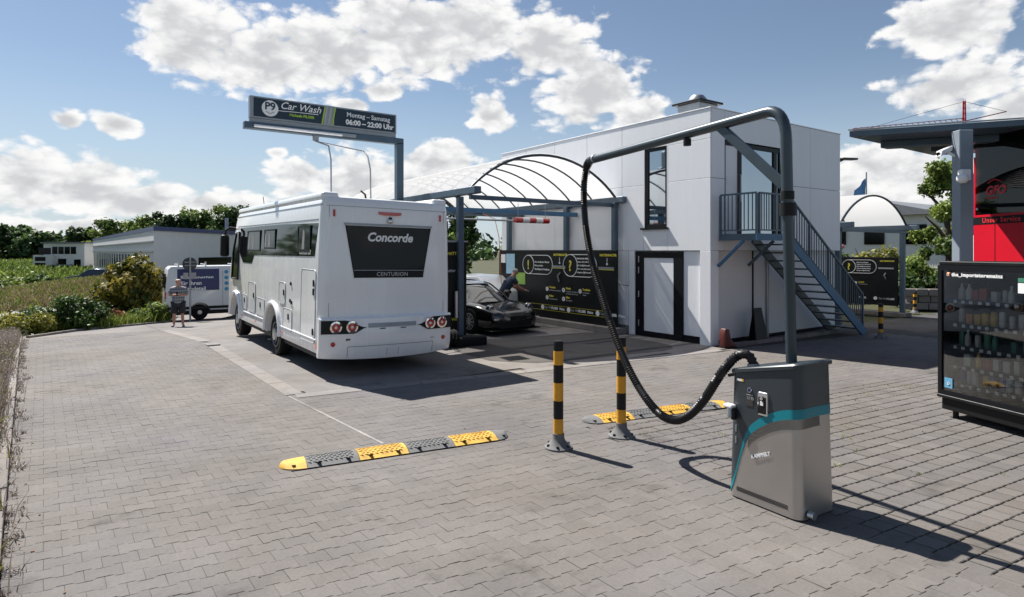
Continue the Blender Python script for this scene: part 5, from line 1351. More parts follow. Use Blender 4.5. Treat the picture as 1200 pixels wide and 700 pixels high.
for xx in (.14, VW - .14):
    for yy in (.12, VD - .12): MB().cyl((xx, yy, 0), (xx, yy, .10), .035, n=10).build('foot', 'black_plastic', vm_, world=False)
fr_ = MB()
for q in ((0, .055, .30, VH - .05), (VW - .055, VW, .30, VH - .05), (.055, VW - .055, .30, .36), (.055, VW - .055, VH - .12, VH - .05)): fr_.box(q[0], q[1], -.02, .039, q[2], q[3])
dfr = fr_.build('door_frame', 'black_frame', vm_, world=False)
MB().box(.055, VW - .055, -.004, .002, .36, VH - .12).build('glass_pane', 'clear_glass', dfr, world=False)
text('the_importstoremainz', .062, 'white_ink', dfr, (.20, -.022, VH - .19), (1, 0, 0), (0, 0, 1), bold=.003, world=False, spacing=1.15)
lg = MB().box(.125, .175, -.024, -.006, VH - .195, VH - .145).build('app_badge', 'can_orange', dfr, world=False, bevel=.008)
MB().tube([(.15 + .014 * math.cos(a), -.026, VH - .17 + .014 * math.sin(a)) for a in np.linspace(0, 6.283, 15)], .003, 5).build('badge_ring', 'white_ink', lg, world=False)
nfc = MB().box(.09, .20, -.012, -.005, .40, .53).build('payment_sticker', 'sticker_blue', dfr, world=False); MB().tube([(.13, -.014, .45), (.15, -.014, .48), (.165, -.014, .455), (.14, -.014, .44)], .006, 5).build('sticker_mark', 'white_ink', nfc, world=False)
MB().box(1.02, 1.32, -.012, -.005, VH - .36, VH - .24).build('notice', 'white_ink', dfr, world=False); MB().box(1.02, 1.32, -.012, -.005, VH - .23, VH - .18).build('notice', 'bottle_green', dfr, world=False)
SHZ = [1.56, 1.25, .96, .70, .47]
for z_ in SHZ:
    MB().box(.08, VW - .08, .10, VD - .06, z_ - .012, z_).build('shelf', 'zinc', vm_, world=False)
    MB().box(.08, VW - .08, .085, .10, z_ - .045, z_ + .004).build('price_rail', 'black_plastic', vm_, world=False)
ang = vm_.rotation_euler.z
def vml(x_, y_, z_): return (vm_.location.x + x_ * math.cos(ang) - y_ * math.sin(ang), vm_.location.y + x_ * math.sin(ang) + y_ * math.cos(ang), z_)
protos = {}
def product(kind, m_):
    k = (kind, m_)
    if k in protos: return protos[k]
    if kind == 'box': mb = MB().box(-.035, .035, 0, .05, 0, .12); mb = mb.build('t', m_, bevel=.004)
    elif kind == 'can': mb = MB().lathe([(.026, 0), (.031, .01), (.031, .125), (.024, .14)], (0, .03, 0), 14).build('t', m_, smooth=40)
    else: mb = MB().lathe([(.03, 0), (.032, .02), (.032, .13), (.012, .18), (.012, .22)], (0, .03, 0), 14).build('t', m_, smooth=40)
    me = mb.data; bpy.data.objects.remove(mb); protos[k] = me
    return me
ROWS = [('box', ['box_white', 'box_white', 'box_white', 'black_plastic', 'can_red', 'box_white', 'box_white'], 'white snack box on the top shelf of the vending machine'),
        ('can', ['can_orange', 'can_orange', 'can_red', 'can_yellow', 'can_yellow', 'box_white'], 'bright drink can on the second shelf of the vending machine'),
        ('bottle', ['box_white', 'box_white', 'bottle_green', 'bottle_green', 'box_white', 'can_orange'], 'small bottle on the middle shelf of the vending machine'),
        ('box', ['box_white', 'box_white', 'can_red', 'can_yellow', 'box_white', 'can_yellow'], 'snack box on the fourth shelf of the vending machine'),
        ('can', ['can_yellow', 'box_white', 'can_blue', 'box_white', 'can_blue', 'can_blue'], 'drink can on the lowest shelf of the vending machine')]
CW = {'box_white': 'white', 'black_plastic': 'black', 'can_red': 'red', 'can_orange': 'orange', 'can_yellow': 'yellow', 'bottle_green': 'green', 'can_blue': 'blue'}
vr = random.Random(5)
for z_, (kind0, ms, lab), row in zip(SHZ, ROWS, ('top', 'second', 'middle', 'fourth', 'lowest')):
    x_ = .16
    while x_ < VW - .16:
        kind = kind0 if vr.random() < .55 else vr.choice(('box', 'can', 'bottle')); m_ = vr.choice(ms)
        sc1 = vr.uniform(.95, 1.35)
        if vr.random() > .1:
            o = bpy.data.objects.new({'box': 'snack_box', 'can': 'drink_can', 'bottle': 'small_bottle'}[kind], product(kind, m_))
            COL.objects.link(o); o.location = vml(x_, .13 + vr.uniform(0, .05), z_ + .001); o.rotation_euler = (0, 0, ang + vr.gauss(0, .12)); o.scale = (sc1, 1.1, vr.uniform(.95, 1.4) if kind != 'bottle' else .95)
            tag(o, '%s %s on the %s shelf of the vending machine' % (CW[m_], {'box': 'snack box', 'can': 'drink can', 'bottle': 'small bottle'}[kind], row), 'snack' if kind == 'box' else 'drink', 'goods on the %s shelf of the vending machine' % row)
        MB().box(x_ - .022, x_ + .022, .081, .0845, z_ - .045, z_ - .005).build('price_tag', 'white_ink', vm_, world=False)
        x_ += vr.uniform(.095, .125)

# ------------------------------------------------------------------ flat canopy on the right with its post, cameras and red boards
rc = empty('flat_canopy', (11.23, 3.84, 0), 0, 'grey steel flat canopy carried by a square post by the red boards', 'canopy')
A, B = Vector((10.5, 5.2, 4.06)), Vector((13.6, .1, 4.06)); bk = Vector((3.4, .05, 0))
def slabq(A_, B_, bk_, z0, z1, name, m_):
    p = [A_, B_, B_ + bk_, A_ + bk_]
    return MB().add([(q.x, q.y, z0) for q in p] + [(q.x, q.y, z1) for q in p], [(3, 2, 1, 0), (4, 5, 6, 7), (0, 1, 5, 4), (1, 2, 6, 5), (2, 3, 7, 6), (3, 0, 4, 7)]).build(name, m_, rc, bevel=.008)
slabq(A, B, bk, 4.09, 4.19, 'roof_slab', 'steel_blue')
slabq(A - bk.normalized() * .03 + Vector((-.004, .006, 0)), B - bk.normalized() * .03, bk * .004, 4.19, 4.215, 'roof_edge', 'zinc')
u_ = (B - A).normalized()
for k, (off, w) in enumerate(((.75, .25), (1.7, .25))):
    a_ = A + u_ * (.15 + .4 * k) + bk.normalized() * off
    slabq(a_, a_ + u_ * 5, bk.normalized() * w, 3.97 - .0 * k, 4.088, 'roof_joist', 'steel_blue')
pc = Vector((11.23, 3.84, 0))
pp = MB().cbox((pc.x, pc.y, 2.03), (.12 * .575, -.12 * -.0 + .0, 0) if 0 else (.085, -.062, 0), (.055, .075, 0), (0, 0, 2.03)).build('post', 'steel_post', rc, bevel=.01)
MB().cbox((pc.x - .02, pc.y - .04, 3.6), (.05, -.04, 0), (.03, .04, 0), (0, 0, .12)).build('junction_box', 'steel_post', pp, bevel=.01)
sc_ = empty('security_camera', (pc.x - .12, pc.y + .1, 3.62), 0, 'white bullet security camera on top of the steel post', 'camera', 'security cameras')
q0 = Vector((11.05, 4.02, 3.75))
MB().cbox(q0, Vector((-.13, .03, -.05)), Vector((.02, .05, 0)), Vector((.015, 0, .045))).build('housing', 'lamp_white', sc_, bevel=.015, segs=2)
MB().cyl(q0 + Vector((.05, -.03, -.02)), (pc.x - .03, pc.y + .04, 3.64), .022, n=8).build('bracket', 'lamp_white', sc_)
MB().cyl(q0 + Vector((-.128, .03, -.05)), q0 + Vector((-.145, .033, -.055)), .03, n=12).build('lens', 'dark_glass', sc_)
sc2 = empty('security_camera', (pc.x - .11, pc.y - .02, 3.3), 0, 'white dome security camera below the bullet camera', 'camera', 'security cameras')
MB().cbox((pc.x - .10, pc.y - .06, 3.36), (.06, -.045, 0), (.03, .04, 0), (0, 0, .085)).build('mount', 'lamp_white', sc2, bevel=.012)
MB().sphere((pc.x - .17, pc.y - .06, 3.30), .085, 14, (1, 1, .9)).build('dome', 'lamp_white', sc2, smooth=60)
# smoked red glass hanging from the roof, red display boards behind
G0 = Vector((12.46, 4.07, 0)); gd = Vector((-.575, -.818, 0)).normalized() * 1.0; gd = Vector((-.40, -.62, 0)).normalized()
sgp = empty('smoked_glass_screen', (12.2, 3.6, 2.8), 0, 'dark red smoked glass screen hanging under the flat canopy roof', 'screen')
def quadbox(P0, dv, L_, z0, z1, t, name, m_, parent):
    n = Vector((dv.y, -dv.x, 0)) * t
    p0, p1 = P0, P0 + dv * L_
    return MB().cbox(((p0 + p1) / 2).to_tuple()[:2] + ((z0 + z1) / 2,), dv * L_ / 2, n, (0, 0, (z1 - z0) / 2)).build(name, m_, parent)
quadbox(G0, gd, 3.2, 2.80, 4.08, .006, 'glass_sheet', 'smoked_red', sgp)
nrm = Vector((gd.y, -gd.x, 0));  nrm = nrm if nrm.dot(Vector((-1, -.2, 0))) > 0 else -nrm
for z_ in (2.9, 4.02): c_ = G0 + gd * .06 + nrm * .01; MB().cyl((c_.x, c_.y, z_), (c_.x + nrm.x * .02, c_.y + nrm.y * .02, z_), .022, n=12).build('fixing', 'steel_grey', sgp)
tpos = G0 + gd * .22 + nrm * .012
text('GFO', .20, 'red_panel', sgp, (tpos.x, tpos.y, 3.12), gd, (0, 0, 1), shear=.2, bold=.006)
text('Gesellschaft', .05, 'dark_red_text', sgp, (tpos.x, tpos.y, 3.05), gd, (0, 0, 1)); MB().tube([tuple(tpos + gd * (.05 + .03 * k)) [:2] + (3.31 + .05 * math.sin(k / 9 * math.pi),) for k in range(10)], .008, 5).build('emblem_arc', 'dark_red_text', sgp)
rb = empty('red_display_boards', (14.2, 4.6, 0), 0, 'bright red service boards with blue and white edge behind the vending machine', 'display board')
R0 = Vector((14.24, 4.66, 0)); rd = Vector((-.40, -.62, 0)).normalized()
quadbox(R0, rd, 4.0, 1.55, 2.70, .03, 'board', 'red_panel', rb); quadbox(R0, rd, 4.0, 2.84, 4.0, .03, 'board', 'red_panel', rb)
quadbox(R0, rd, 4.0, 2.70, 2.84, .035, 'title_strip', 'black_panel', rb)
rn = Vector((rd.y, -rd.x, 0)); rn = rn if rn.dot(Vector((-1, -.2, 0))) > 0 else -rn
tp = R0 + rd * .22 + rn * .04; text('Unser Service', .13, 'dark_red_text', rb, (tp.x, tp.y, 2.73), rd, (0, 0, 1), bold=.003, spacing=1.15)
quadbox(R0 - rd * .10, rd, .10, 1.55, 2.5, .03, 'white_edge', 'white_ink', rb); quadbox(R0 - rd * .10, rd, .10, 2.5, 3.7, .03, 'blue_edge', 'blue_paint', rb); quadbox(R0 - rd * .10, rd, .10, 3.7, 4.0, .03, 'white_edge', 'white_ink', rb)
quadbox(R0 + rn * -.2, rd, 4.0, 0, 1.55, .03, 'lower_wall', 'black_panel', rb)
for k in range(3): quadbox(R0 + rd * (.5 + 1.2 * k) + rn * .032, rd, .012, 1.55, 2.7, .002, 'board_joint', 'black_panel', rb)
bn = empty('banner_flag', (16.2, 5.75, 0), 0, 'orange and blue banner on a pole behind the steel post', 'banner')
bdv = Vector((.818, -.575, 0)); bo_ = Vector((.34, -.24, 0))
quadbox(Vector((16.08, 5.82, 0)) + bo_, bdv, .22, 2.5, 3.95, .008, 'cloth', 'orange_banner', bn); quadbox(Vector((16.3, 5.665, 0)) + bo_, bdv, .05, 1.6, 4.0, .02, 'pole', 'blue_paint', bn); quadbox(Vector((16.08, 5.82, 0)) + bo_, bdv, .22, 2.2, 2.5, .009, 'hem', 'blue_paint', bn)
text('BOSCH', .16, 'black_frame', bn, (16.47, 5.515, 2.75), (0, 0, 1), (-bdv.x, -bdv.y, 0), bold=.004, name='lettering')
MB().cyl((16.67, 5.40, 0), (16.67, 5.40, 1.65), .025, n=8).build('stand', 'zinc', bn)

# ------------------------------------------------------------------ people
def skin_mesh(name, verts, edges, material, parent, root=0, sub=2, cut=None):
    me = bpy.data.meshes.new(name); me.from_pydata([v[:3] for v in verts], edges, [])
    o = bpy.data.objects.new(name, me); COL.objects.link(o)
    sk = o.modifiers.new('s', 'SKIN'); sk.use_smooth_shade = True; sk.branch_smoothing = .4
    for i, v in enumerate(verts):
        r = v[3]; r = r if isinstance(r, tuple) else (r, r)
        me.skin_vertices[0].data[i].radius = r
        me.skin_vertices[0].data[i].use_root = (i == root)
    sb = o.modifiers.new('d', 'SUBSURF'); sb.levels = sub; sb.render_levels = sub
    bpy.context.view_layer.update()
    m2 = bpy.data.meshes.new_from_object(o.evaluated_get(bpy.context.evaluated_depsgraph_get()))
    o.modifiers.clear(); o.data = m2; bpy.data.meshes.remove(me)
    m2.materials.clear(); m2.materials.append(M[material]); o.parent = parent; m2.shade_smooth()
    return o
def hand(V, E, wrist, pos, d, up, r=.011):
    """palm vertex and five finger chains"""
    d = Vector(d).normalized(); up = Vector(up).normalized(); sd_ = d.cross(up).normalized(); pos = Vector(pos)
    V.append((*(pos + d * .05), (.035, .02))); pi_ = len(V) - 1; E.append((wrist, pi_))
    for k, ln in enumerate((.07, .08, .075, .06)):
        b = pos + d * .09 + sd_ * (.028 - .019 * k); V.append((*b, r)); b1 = len(V) - 1; E.append((pi_, b1))
        V.append((*(b + d * ln * .6 - up * ln * .3), r * .9)); E.append((b1, len(V) - 1))
    t = pos + d * .04 + sd_ * .045; V.append((*t, r)); b1 = len(V) - 1; E.append((pi_, b1)); V.append((*(t + d * .045 + sd_ * .01), r * .9)); E.append((b1, len(V) - 1))

man = empty('person', (3.05, 25.6, ground_z(3.05, 25.6)), R(-14), 'person in plaid shirt and dark shorts looking down beside the round sign', 'person')
V = [(0, 0, .93, (.15, .11)), (0, -.01, 1.14, (.17, .14)), (0, 0, 1.36, (.18, .12)), (0, -.02, 1.50, .06), (0, -.045, 1.58, .062), (0, -.085, 1.66, (.088, .102)), (0, -.085, 1.755, (.07, .083))]
E = [(0, 1), (1, 2), (2, 3), (3, 4), (4, 5), (5, 6)]
for s_ in (-1, 1):
    b = len(V)
    V += [(s_ * .20, 0, 1.43, .068), (s_ * .29, .02, 1.16, .052), (s_ * .10, -.25, 1.19, .036)]
    E += [(2, b), (b, b + 1), (b + 1, b + 2)]
    hand(V, E, b + 2, (s_ * .06, -.29, 1.2), (-s_ * .6, -.6, .15), (0, -.3, 1))
    b = len(V)
    V += [(s_ * .11, 0, .86, .092), (s_ * .13, -.02, .50, .062), (s_ * .14, .02, .30, .058), (s_ * .145, .02, .09, .04), (s_ * .16, -.03, .045, (.045, .04)), (s_ * .18, -.15, .035, (.045, .03))]
    E += [(0, b), (b, b + 1), (b + 1, b + 2), (b + 2, b + 3), (b + 3, b + 4), (b + 4, b + 5)]
V += [(0, -.165, 1.665, .016), (.085, -.06, 1.67, .018), (-.085, -.06, 1.67, .018)]; E += [(5, len(V) - 3), (5, len(V) - 2), (5, len(V) - 1)]
skin_mesh('body', V, E, 'skin', man)
SH = [(0, 0, .84, (.225, .19)), (0, -.03, 1.10, (.245, .225)), (0, 0, 1.37, (.225, .17)), (0, 0, 1.49, (.10, .085))]; SE = [(0, 1), (1, 2), (2, 3)]
for s_ in (-1, 1):
    b = len(SH); SH += [(s_ * .21, 0, 1.43, .09), (s_ * .285, .018, 1.19, .08)]; SE += [(2, b), (b, b + 1)]
skin_mesh('shirt', SH, SE, 'plaid_shirt', man, 1)
TR = [(0, 0, .93, (.20, .17))]; TE = []
for s_ in (-1, 1):
    b = len(TR); TR += [(s_ * .115, 0, .84, .14), (s_ * .135, -.01, .46, .125)]; TE += [(0, b), (b, b + 1)]
skin_mesh('shorts', TR, TE, 'shorts_dark', man)
MB().sphere((0, -.045, 1.70), .095, 14, (1.0, .98, .62)).build('hair', 'hair_grey', man, world=False, smooth=60)
for s_ in (-1, 1):
    MB().sphere((s_ * .172, -.08, .045), .07, 12, (.75, 1.9, .62)).build('shoe', 'shoe', man, world=False, smooth=60)
    MB().sphere((s_ * .032, -.155, 1.69), .012, 8).build('eye', 'black_frame', man, world=False)
MB().box(-.04, .04, -.35, -.335, 1.17, 1.30).build('phone', 'black_plastic', None, label='black phone held by the person in the plaid shirt', cat='phone')
bpy.data.objects['phone'].location = man.location; bpy.data.objects['phone'].rotation_euler = man.rotation_euler

man2 = empty('person', (10.42, 15.3, 0), R(-12), 'person in dark blue top bending over the black sports car', 'person')
V = [(0, 0, .92, (.13, .15)), (.10, 0, 1.10, (.13, .15)), (.24, 0, 1.32, (.12, .17)), (.32, 0, 1.44, .058), (.36, 0, 1.49, .062), (.42, 0, 1.545, (.09, .078)), (.44, 0, 1.62, (.075, .065))]
E = [(0, 1), (1, 2), (2, 3), (3, 4), (4, 5), (5, 6)]
for s_ in (-1, 1):
    b = len(V)
    V += [(.27, s_ * .19, 1.36, .066), (.40, s_ * .22, 1.12, .05), (.64, s_ * .12, 1.02, .036)]
    E += [(2, b), (b, b + 1), (b + 1, b + 2)]
    hand(V, E, b + 2, (.67, s_ * .115, 1.01), (1, 0, -.2), (0, 0, 1))
    b = len(V)
    V += [(0, s_ * .11, .85, .09), (.03, s_ * .12, .48, .062), (-.02, s_ * .13, .09, .042), (.05, s_ * .13, .045, .04), (.16, s_ * .14, .035, .035)]
    E += [(0, b), (b, b + 1), (b + 1, b + 2), (b + 2, b + 3), (b + 3, b + 4)]
V += [(.515, 0, 1.53, .015), (.40, .08, 1.55, .017), (.40, -.08, 1.55, .017)]; E += [(5, len(V) - 3), (5, len(V) - 2), (5, len(V) - 1)]
skin_mesh('body', V, E, 'skin', man2)
SH = [(-.02, 0, .90, (.15, .18)), (.10, 0, 1.10, (.155, .18)), (.24, 0, 1.33, (.145, .20)), (.31, 0, 1.43, (.08, .09))]; SE = [(0, 1), (1, 2), (2, 3)]
for s_ in (-1, 1):
    b = len(SH); SH += [(.27, s_ * .20, 1.37, .085), (.36, s_ * .22, 1.2, .074)]; SE += [(2, b), (b, b + 1)]
skin_mesh('shirt', SH, SE, 'shirt_blue', man2, 1)
TR = [(0, 0, .92, (.145, .17))]; TE = []
for s_ in (-1, 1):
    b = len(TR); TR += [(0, s_ * .11, .84, .118), (.03, s_ * .12, .48, .09), (-.01, s_ * .13, .12, .07)]; TE += [(0, b), (b, b + 1), (b + 1, b + 2)]
skin_mesh('trousers', TR, TE, 'shorts_dark', man2)
MB().sphere((.405, 0, 1.60), .09, 14, (1.02, .98, .8)).build('hair', 'hair_grey', man2, world=False, smooth=60)
for s_ in (-1, 1): MB().sphere((.07, s_ * .135, .045), .07, 12, (1.9, .75, .62)).build('shoe', 'shoe', man2, world=False, smooth=60)

# ------------------------------------------------------------------ round sign seen from behind, van, parked cars
rs = empty('round_sign', (4.03, 30.0, ground_z(4.03, 30)), R(12), 'grey back of a round traffic sign on a pole beside the person', 'sign')
MB().cyl((0, 0, 0), (0, 0, 2.78), .04, n=12).build('pole', 'zinc', rs, world=False, smooth=40)
MB().lathe([(.29, 0), (.30, .012), (.29, .024)], (0, .05, 2.5), 32, 'y').build('disc', 'sign_back', rs, world=False)
MB().box(-.22, .22, -.03, .04, 2.42, 2.46).build('clamp', 'zinc', rs, world=False); MB().box(-.22, .22, -.03, .04, 2.56, 2.6).build('clamp', 'zinc', rs, world=False)
for s_ in (-1, 1): MB().box(s_ * .16 - .10, s_ * .16 + .10, .045, .06, 1.85, 2.12).build('lower_plate', 'zinc', rs, world=False)

van = empty('delivery_van', (3.2, 31.0, ground_z(4, 31) + .02), R(-2), 'white panel van with navy lettering board parked behind the person', 'van')
prof = [(.05, .42), (0, .55), (.02, 1.6), (.10, 2.30), (.22, 2.42), (4.2, 2.44), (4.5, 2.38), (5.15, 1.55), (5.9, 1.25), (6.05, .95), (6.05, .45)]
vb_ = MB().prism(prof, lambda a, b, t: (a, t + (.08 * smoothstep(1.2, 2.4, b) if t < 1 else -.08 * smoothstep(1.2, 2.4, b)), b), 0, 2.0).build('body', 'van_white', van, world=False, bevel=.03, segs=2)
MB().box(.1, 5.9, .1, 1.9, .25, .45).build('underbody', 'black_plastic', van, world=False)
cut = [MB().cyl((xx, -.2, .36), (xx, .35, .36), .43, n=28).build('t', 'black_plastic') for xx in (1.35, 5.05)]
bpy.context.view_layer.update()
for c in cut: c.matrix_world = van.matrix_world.copy()
boolean_cut(vb_, cut)
for xx in (1.35, 5.05):
    for yy, s_ in ((.16, -1), (1.84, 1)):
        t = MB().lathe([(.21, -.12), (.32, -.12), (.345, -.08), (.345, .08), (.32, .12), (.21, .12)], (xx, yy, .345), 28, 'y').build('wheel', 'rubber', van, world=False, smooth=40)
        MB().lathe([(.215, 0), (.20, s_ * -.01), (.16, s_ * -.04), (.10, s_ * -.01), (.09, s_ * .03), (.02, s_ * .03)], (xx, yy + s_ * .115, .345), 24, 'y').build('rim', 'steel_grey', t, world=False, smooth=35)
def vside(z_): return .08 * smoothstep(1.2, 2.4, z_) - .006
dec = MB().prism([(.45, 1.34), (2.15, 1.34), (2.15, 2.30), (.45, 2.30)], lambda a, b, t: (a, vside(b) + t, b), -.003, .006).build('navy_lettering_board', 'navy_ink', van, world=False)
for k, s_ in enumerate(('Ihre Experten', 'für Ihren', 'Autodetail')): text(s_, .24, 'white_ink', dec, (.58, vside(1.9 - k * .24) - .008, 1.84 - k * .25), (1, 0, 0), (0, .06, 1), world=False, bold=.006)
for k, s_ in enumerate(('Lack', 'Clean', 'Pflege', 'Leder')):
    z_ = 2.12 - .26 * k
    MB().lathe([(.085, 0), (.085, -.006)], (2.45, vside(z_), z_ + .03), 18, 'y').build('icon_disc', 'teal_ink', van, world=False); text(s_, .15, 'navy_ink', van, (2.66, vside(z_) - .006, z_ - .02), (1, 0, 0), (0, .06, 1), world=False, bold=.003)
MB().box(.06, 5.9, -.018, .0, .50, .62).build('rub_strip', 'black_plastic', van, world=False); MB().box(2.29, 2.30, -.006, .0, .62, 2.2).build('door_gap', 'black_plastic', van, world=False)
MB().box(-.03, .06, .02, .16, .98, 1.3).build('tail_lamp', 'red_lamp', van, world=False); MB().box(-.02, .03, .3, 1.7, 1.45, 2.1).build('rear_window', 'rear_glass', van, world=False)
for xx in (.5, 1.6, 2.8): MB().bar((xx, .15, 2.50), (xx, 1.85, 2.50), .05, .04).build('rack_bar', 'van_white', van, world=False); MB().box(xx - .03, xx + .03, .13, .2, 2.40, 2.62).build('rack_foot', 'van_white', van, world=False)
MB().box(4.3, 5.0, -.01, .03, 1.5, 2.05).build('cab_window', 'dark_glass', van, world=False)

def small_car(name, loc, rz, paint, label, L_=4.2, H=1.5):
    c = empty(name, loc, rz, label, 'car', 'parked cars in the background')
    prof = [(.05, .3), (0, .5), (.08, .78), (.3, .88), (1.1, .98), (1.75, H - .05), (2.2, H), (3.3, H - .04), (3.95, 1.02), (4.15, .9), (4.2, .5), (4.15, .3)]
    prof = [(a * L_ / 4.2, b) for a, b in prof]
    b = MB().prism(prof, lambda a, z_, t: (a, (t - .88) * (1 - .16 * smoothstep(.95, H, z_)) + .88, z_), 0, 1.76).build('body', paint, c, world=False, bevel=.05, segs=2, smooth=50)
    for s_ in (-.002, 1.762):
        k = L_ / 4.2
        MB().prism([(1.35 * k, .98), (1.85 * k, H - .12), (3.2 * k, H - .12), (3.7 * k, 1.02)], lambda a, z_, t: (a, (t - .88) * (1 - .16 * smoothstep(.95, H, z_)) + .88, z_), s_ - .006, s_ + .006).build('side_window', 'dark_glass', c, world=False)
    MB().add([(1.08 * L_ / 4.2 - .012, .22, .99), (1.08 * L_ / 4.2 - .012, 1.54, .99), (1.72 * L_ / 4.2 - .012, 1.44, H - .06), (1.72 * L_ / 4.2 - .012, .32, H - .06)], [(0, 1, 2, 3)]).build('windscreen', 'dark_glass', c, world=False)
    for xx in (.8, 3.4):
        for yy in (.12, 1.64): 
            t = MB().lathe([(.2, -.11), (.31, -.1), (.32, 0), (.31, .1), (.2, .11)], (xx * L_ / 4.2, yy, .32), 22, 'y').build('wheel', 'rubber', c, world=False, smooth=40)
            MB().lathe([(.2, -.1), (.05, -.08), (.05, .08), (.2, .1)], (xx * L_ / 4.2, yy, .32), 18, 'y').build('rim', 'steel_grey', t, world=False)
    for yy in (.25, 1.51): MB().sphere((.08, yy, .68), .11, 10, (.6, 1.3, .7)).build('headlight', 'lamp_white', c, world=False, smooth=60)
    return c
small_car('parked_car', (-.9, 61.5, ground_z(0, 61.5) + .35), R(-25), 'navy_paint', 'dark blue car parked on the bank before the white house')
small_car('parked_car', (9.2, 19.6, 0), R(-70), 'van_white', 'white car parked behind the black sports car', 4.0, 1.42)
# galvanised frames stacked behind the wash bay
fn = empty('galvanised_fence', (10.6, 22.2, 0), 0, 'galvanised open fence between the wash bay and the trees', 'fence')
for k in range(9): MB().cyl((8.6 + .5 * k, 23.0, 0), (8.6 + .5 * k, 23.0, 1.95), .03, n=8).build('post', 'zinc', fn)
for z_ in (.5, 1.2, 1.9): MB().cyl((8.6, 23.0, z_), (12.6, 23.0, z_), .025, n=8).build('rail', 'zinc', fn)

# ------------------------------------------------------------------ far buildings
hall = empty('low_hall', (4.07, 46.0, -1.8), 0, 'long pale hall with navy roof edge behind the bronze shrub', 'building')
A0, A1, A2 = Vector((1.8, 100.0, 0)), Vector((4.07, 46.0, 0)), Vector((14.5, 58.7, 0))
HT = 3.5
def wallseg(p, q, z0, z1, t, name, m_, parent):
    d_ = (q - p).normalized(); n = Vector((d_.y, -d_.x, 0))
    return MB().cbox(tuple((p + q) / 2)[:2] + ((z0 + z1) / 2,), (q - p) / 2, n * t / 2, (0, 0, (z1 - z0) / 2)).build(name, m_, parent)
A3 = Vector((12.2, 112.7, 0))
MB().add([(p.x, p.y, z_) for z_ in (-2.2, HT) for p in (A0, A1, A2, A3)], [(3, 2, 1, 0), (4, 5, 6, 7), (0, 1, 5, 4), (1, 2, 6, 5), (2, 3, 7, 6), (3, 0, 4, 7)]).build('wall', 'white_plaster', hall)
mid = (A0 + A1 + A2 + A3) / 4
def out(p, k=1.008): return mid + (p - mid) * k
MB().add([(out(p).x, out(p).y, z_) for z_ in (HT, HT + .28) for p in (A0, A1, A2, A3)], [(3, 2, 1, 0), (4, 5, 6, 7), (0, 1, 5, 4), (1, 2, 6, 5), (2, 3, 7, 6), (3, 0, 4, 7)]).build('roof_edge', 'blue_paint', hall)
dl = (A0 - A1).normalized(); nl = Vector((-1, -.04, 0)).normalized()
for k in range(22):
    p = A1 + dl * (2.0 + k * 2.3)
    w = wallseg(p + nl * .02, p + dl * 1.7 + nl * .02, .3, 1.9, .1, 'window', 'rear_glass', hall)
    wallseg(p + nl * .06, p + dl * .12 + nl * .06, .25, 1.95, .1, 'frame', 'white_ink', w)
for z_ in (2.1, 2.75): wallseg(A1 + nl * .05, A0 + nl * .05, z_, z_ + .1, .12, 'ledge', 'zinc', hall)
dr_ = (A2 - A1).normalized(); nr = Vector((dr_.y, -dr_.x, 0))
wallseg(A1 + dr_ * 5 + nr * .03, A2 + nr * .03, .9, 1.7, .1, 'ribbon_window', 'rear_glass', hall)
for k in (7.0, 9.2): MB().cyl((A1.x + dr_.x * k + 2, A1.y + dr_.y * k + 6, HT), (A1.x + dr_.x * k + 2, A1.y + dr_.y * k + 6, HT + 1.5), .14, n=10).build('flue', 'zinc', hall)

house = empty('white_house', (-1.8, 105, -1.2), R(0), 'white modern house with dark upper windows beyond the grassy bank', 'building')
hr = Vector((.818, -.575, 0)); hf = Vector((-.575, -.818, 0)); HO = Vector((-1.9, 105.2, 0))
def hb_(a0, a1, d0, d1, z0, z1, name, m_, parent=house):
    c_ = HO + hr * ((a0 + a1) / 2) - hf * ((d0 + d1) / 2)
    return MB().cbox((c_.x, c_.y, (z0 + z1) / 2), hr * (a1 - a0) / 2, hf * (d1 - d0) / 2, (0, 0, (z1 - z0) / 2)).build(name, m_, parent)
hb_(-2.2, 3.4, 0, 7, -2.2, 3.2, 'wall', 'white_plaster'); hb_(-3.2, -.6, -.6, 0, -2.2, 1.6, 'porch', 'white_plaster')
hb_(-2.5, 3.7, -.3, 7.3, 3.2, 3.4, 'roof', 'roof_grey')
for k in range(4): hb_(-1.0 + k * .85, -.3 + k * .85, -.05, .1, 1.75, 2.75, 'window', 'rear_glass')
for k in range(3): hb_(-2.9, -1.5, -.65, -.55, -.8 + k * .8, -.25 + k * .8, 'window', 'rear_glass')
hb_(-.2, .9, -.05, .1, .3, 1.1, 'window', 'rear_glass'); hb_(-.4, 1.8, -.5, -.02, -.5, .3, 'balcony', 'zinc'); hb_(2.0, 2.9, -.05, .1, -.3, 1.0, 'window', 'rear_glass')
hb_(-2.9, -1.2, -.02, .05, 1.7, 2.6, 'gable_window', 'rear_glass')
fh = empty('dark_roof_house', (46, 19, 0), 0, 'dark roofed house beyond the far hedge', 'building')
MB().box(42, 52, 15.5, 24, -1, 4.4).build('wall', 'white_plaster', fh); MB().prism([(15.0, 4.4), (24.5, 4.4), (19.7, 5.6)], lambda a, b, t: (t, a, b), 41.5, 52.5).build('roof', 'roof_grey', fh)
for k in range(3): MB().box(41.9, 42.0, 16.2 + k * 2.4, 17.4 + k * 2.4, 2.6, 3.8).build('window', 'rear_glass', fh)

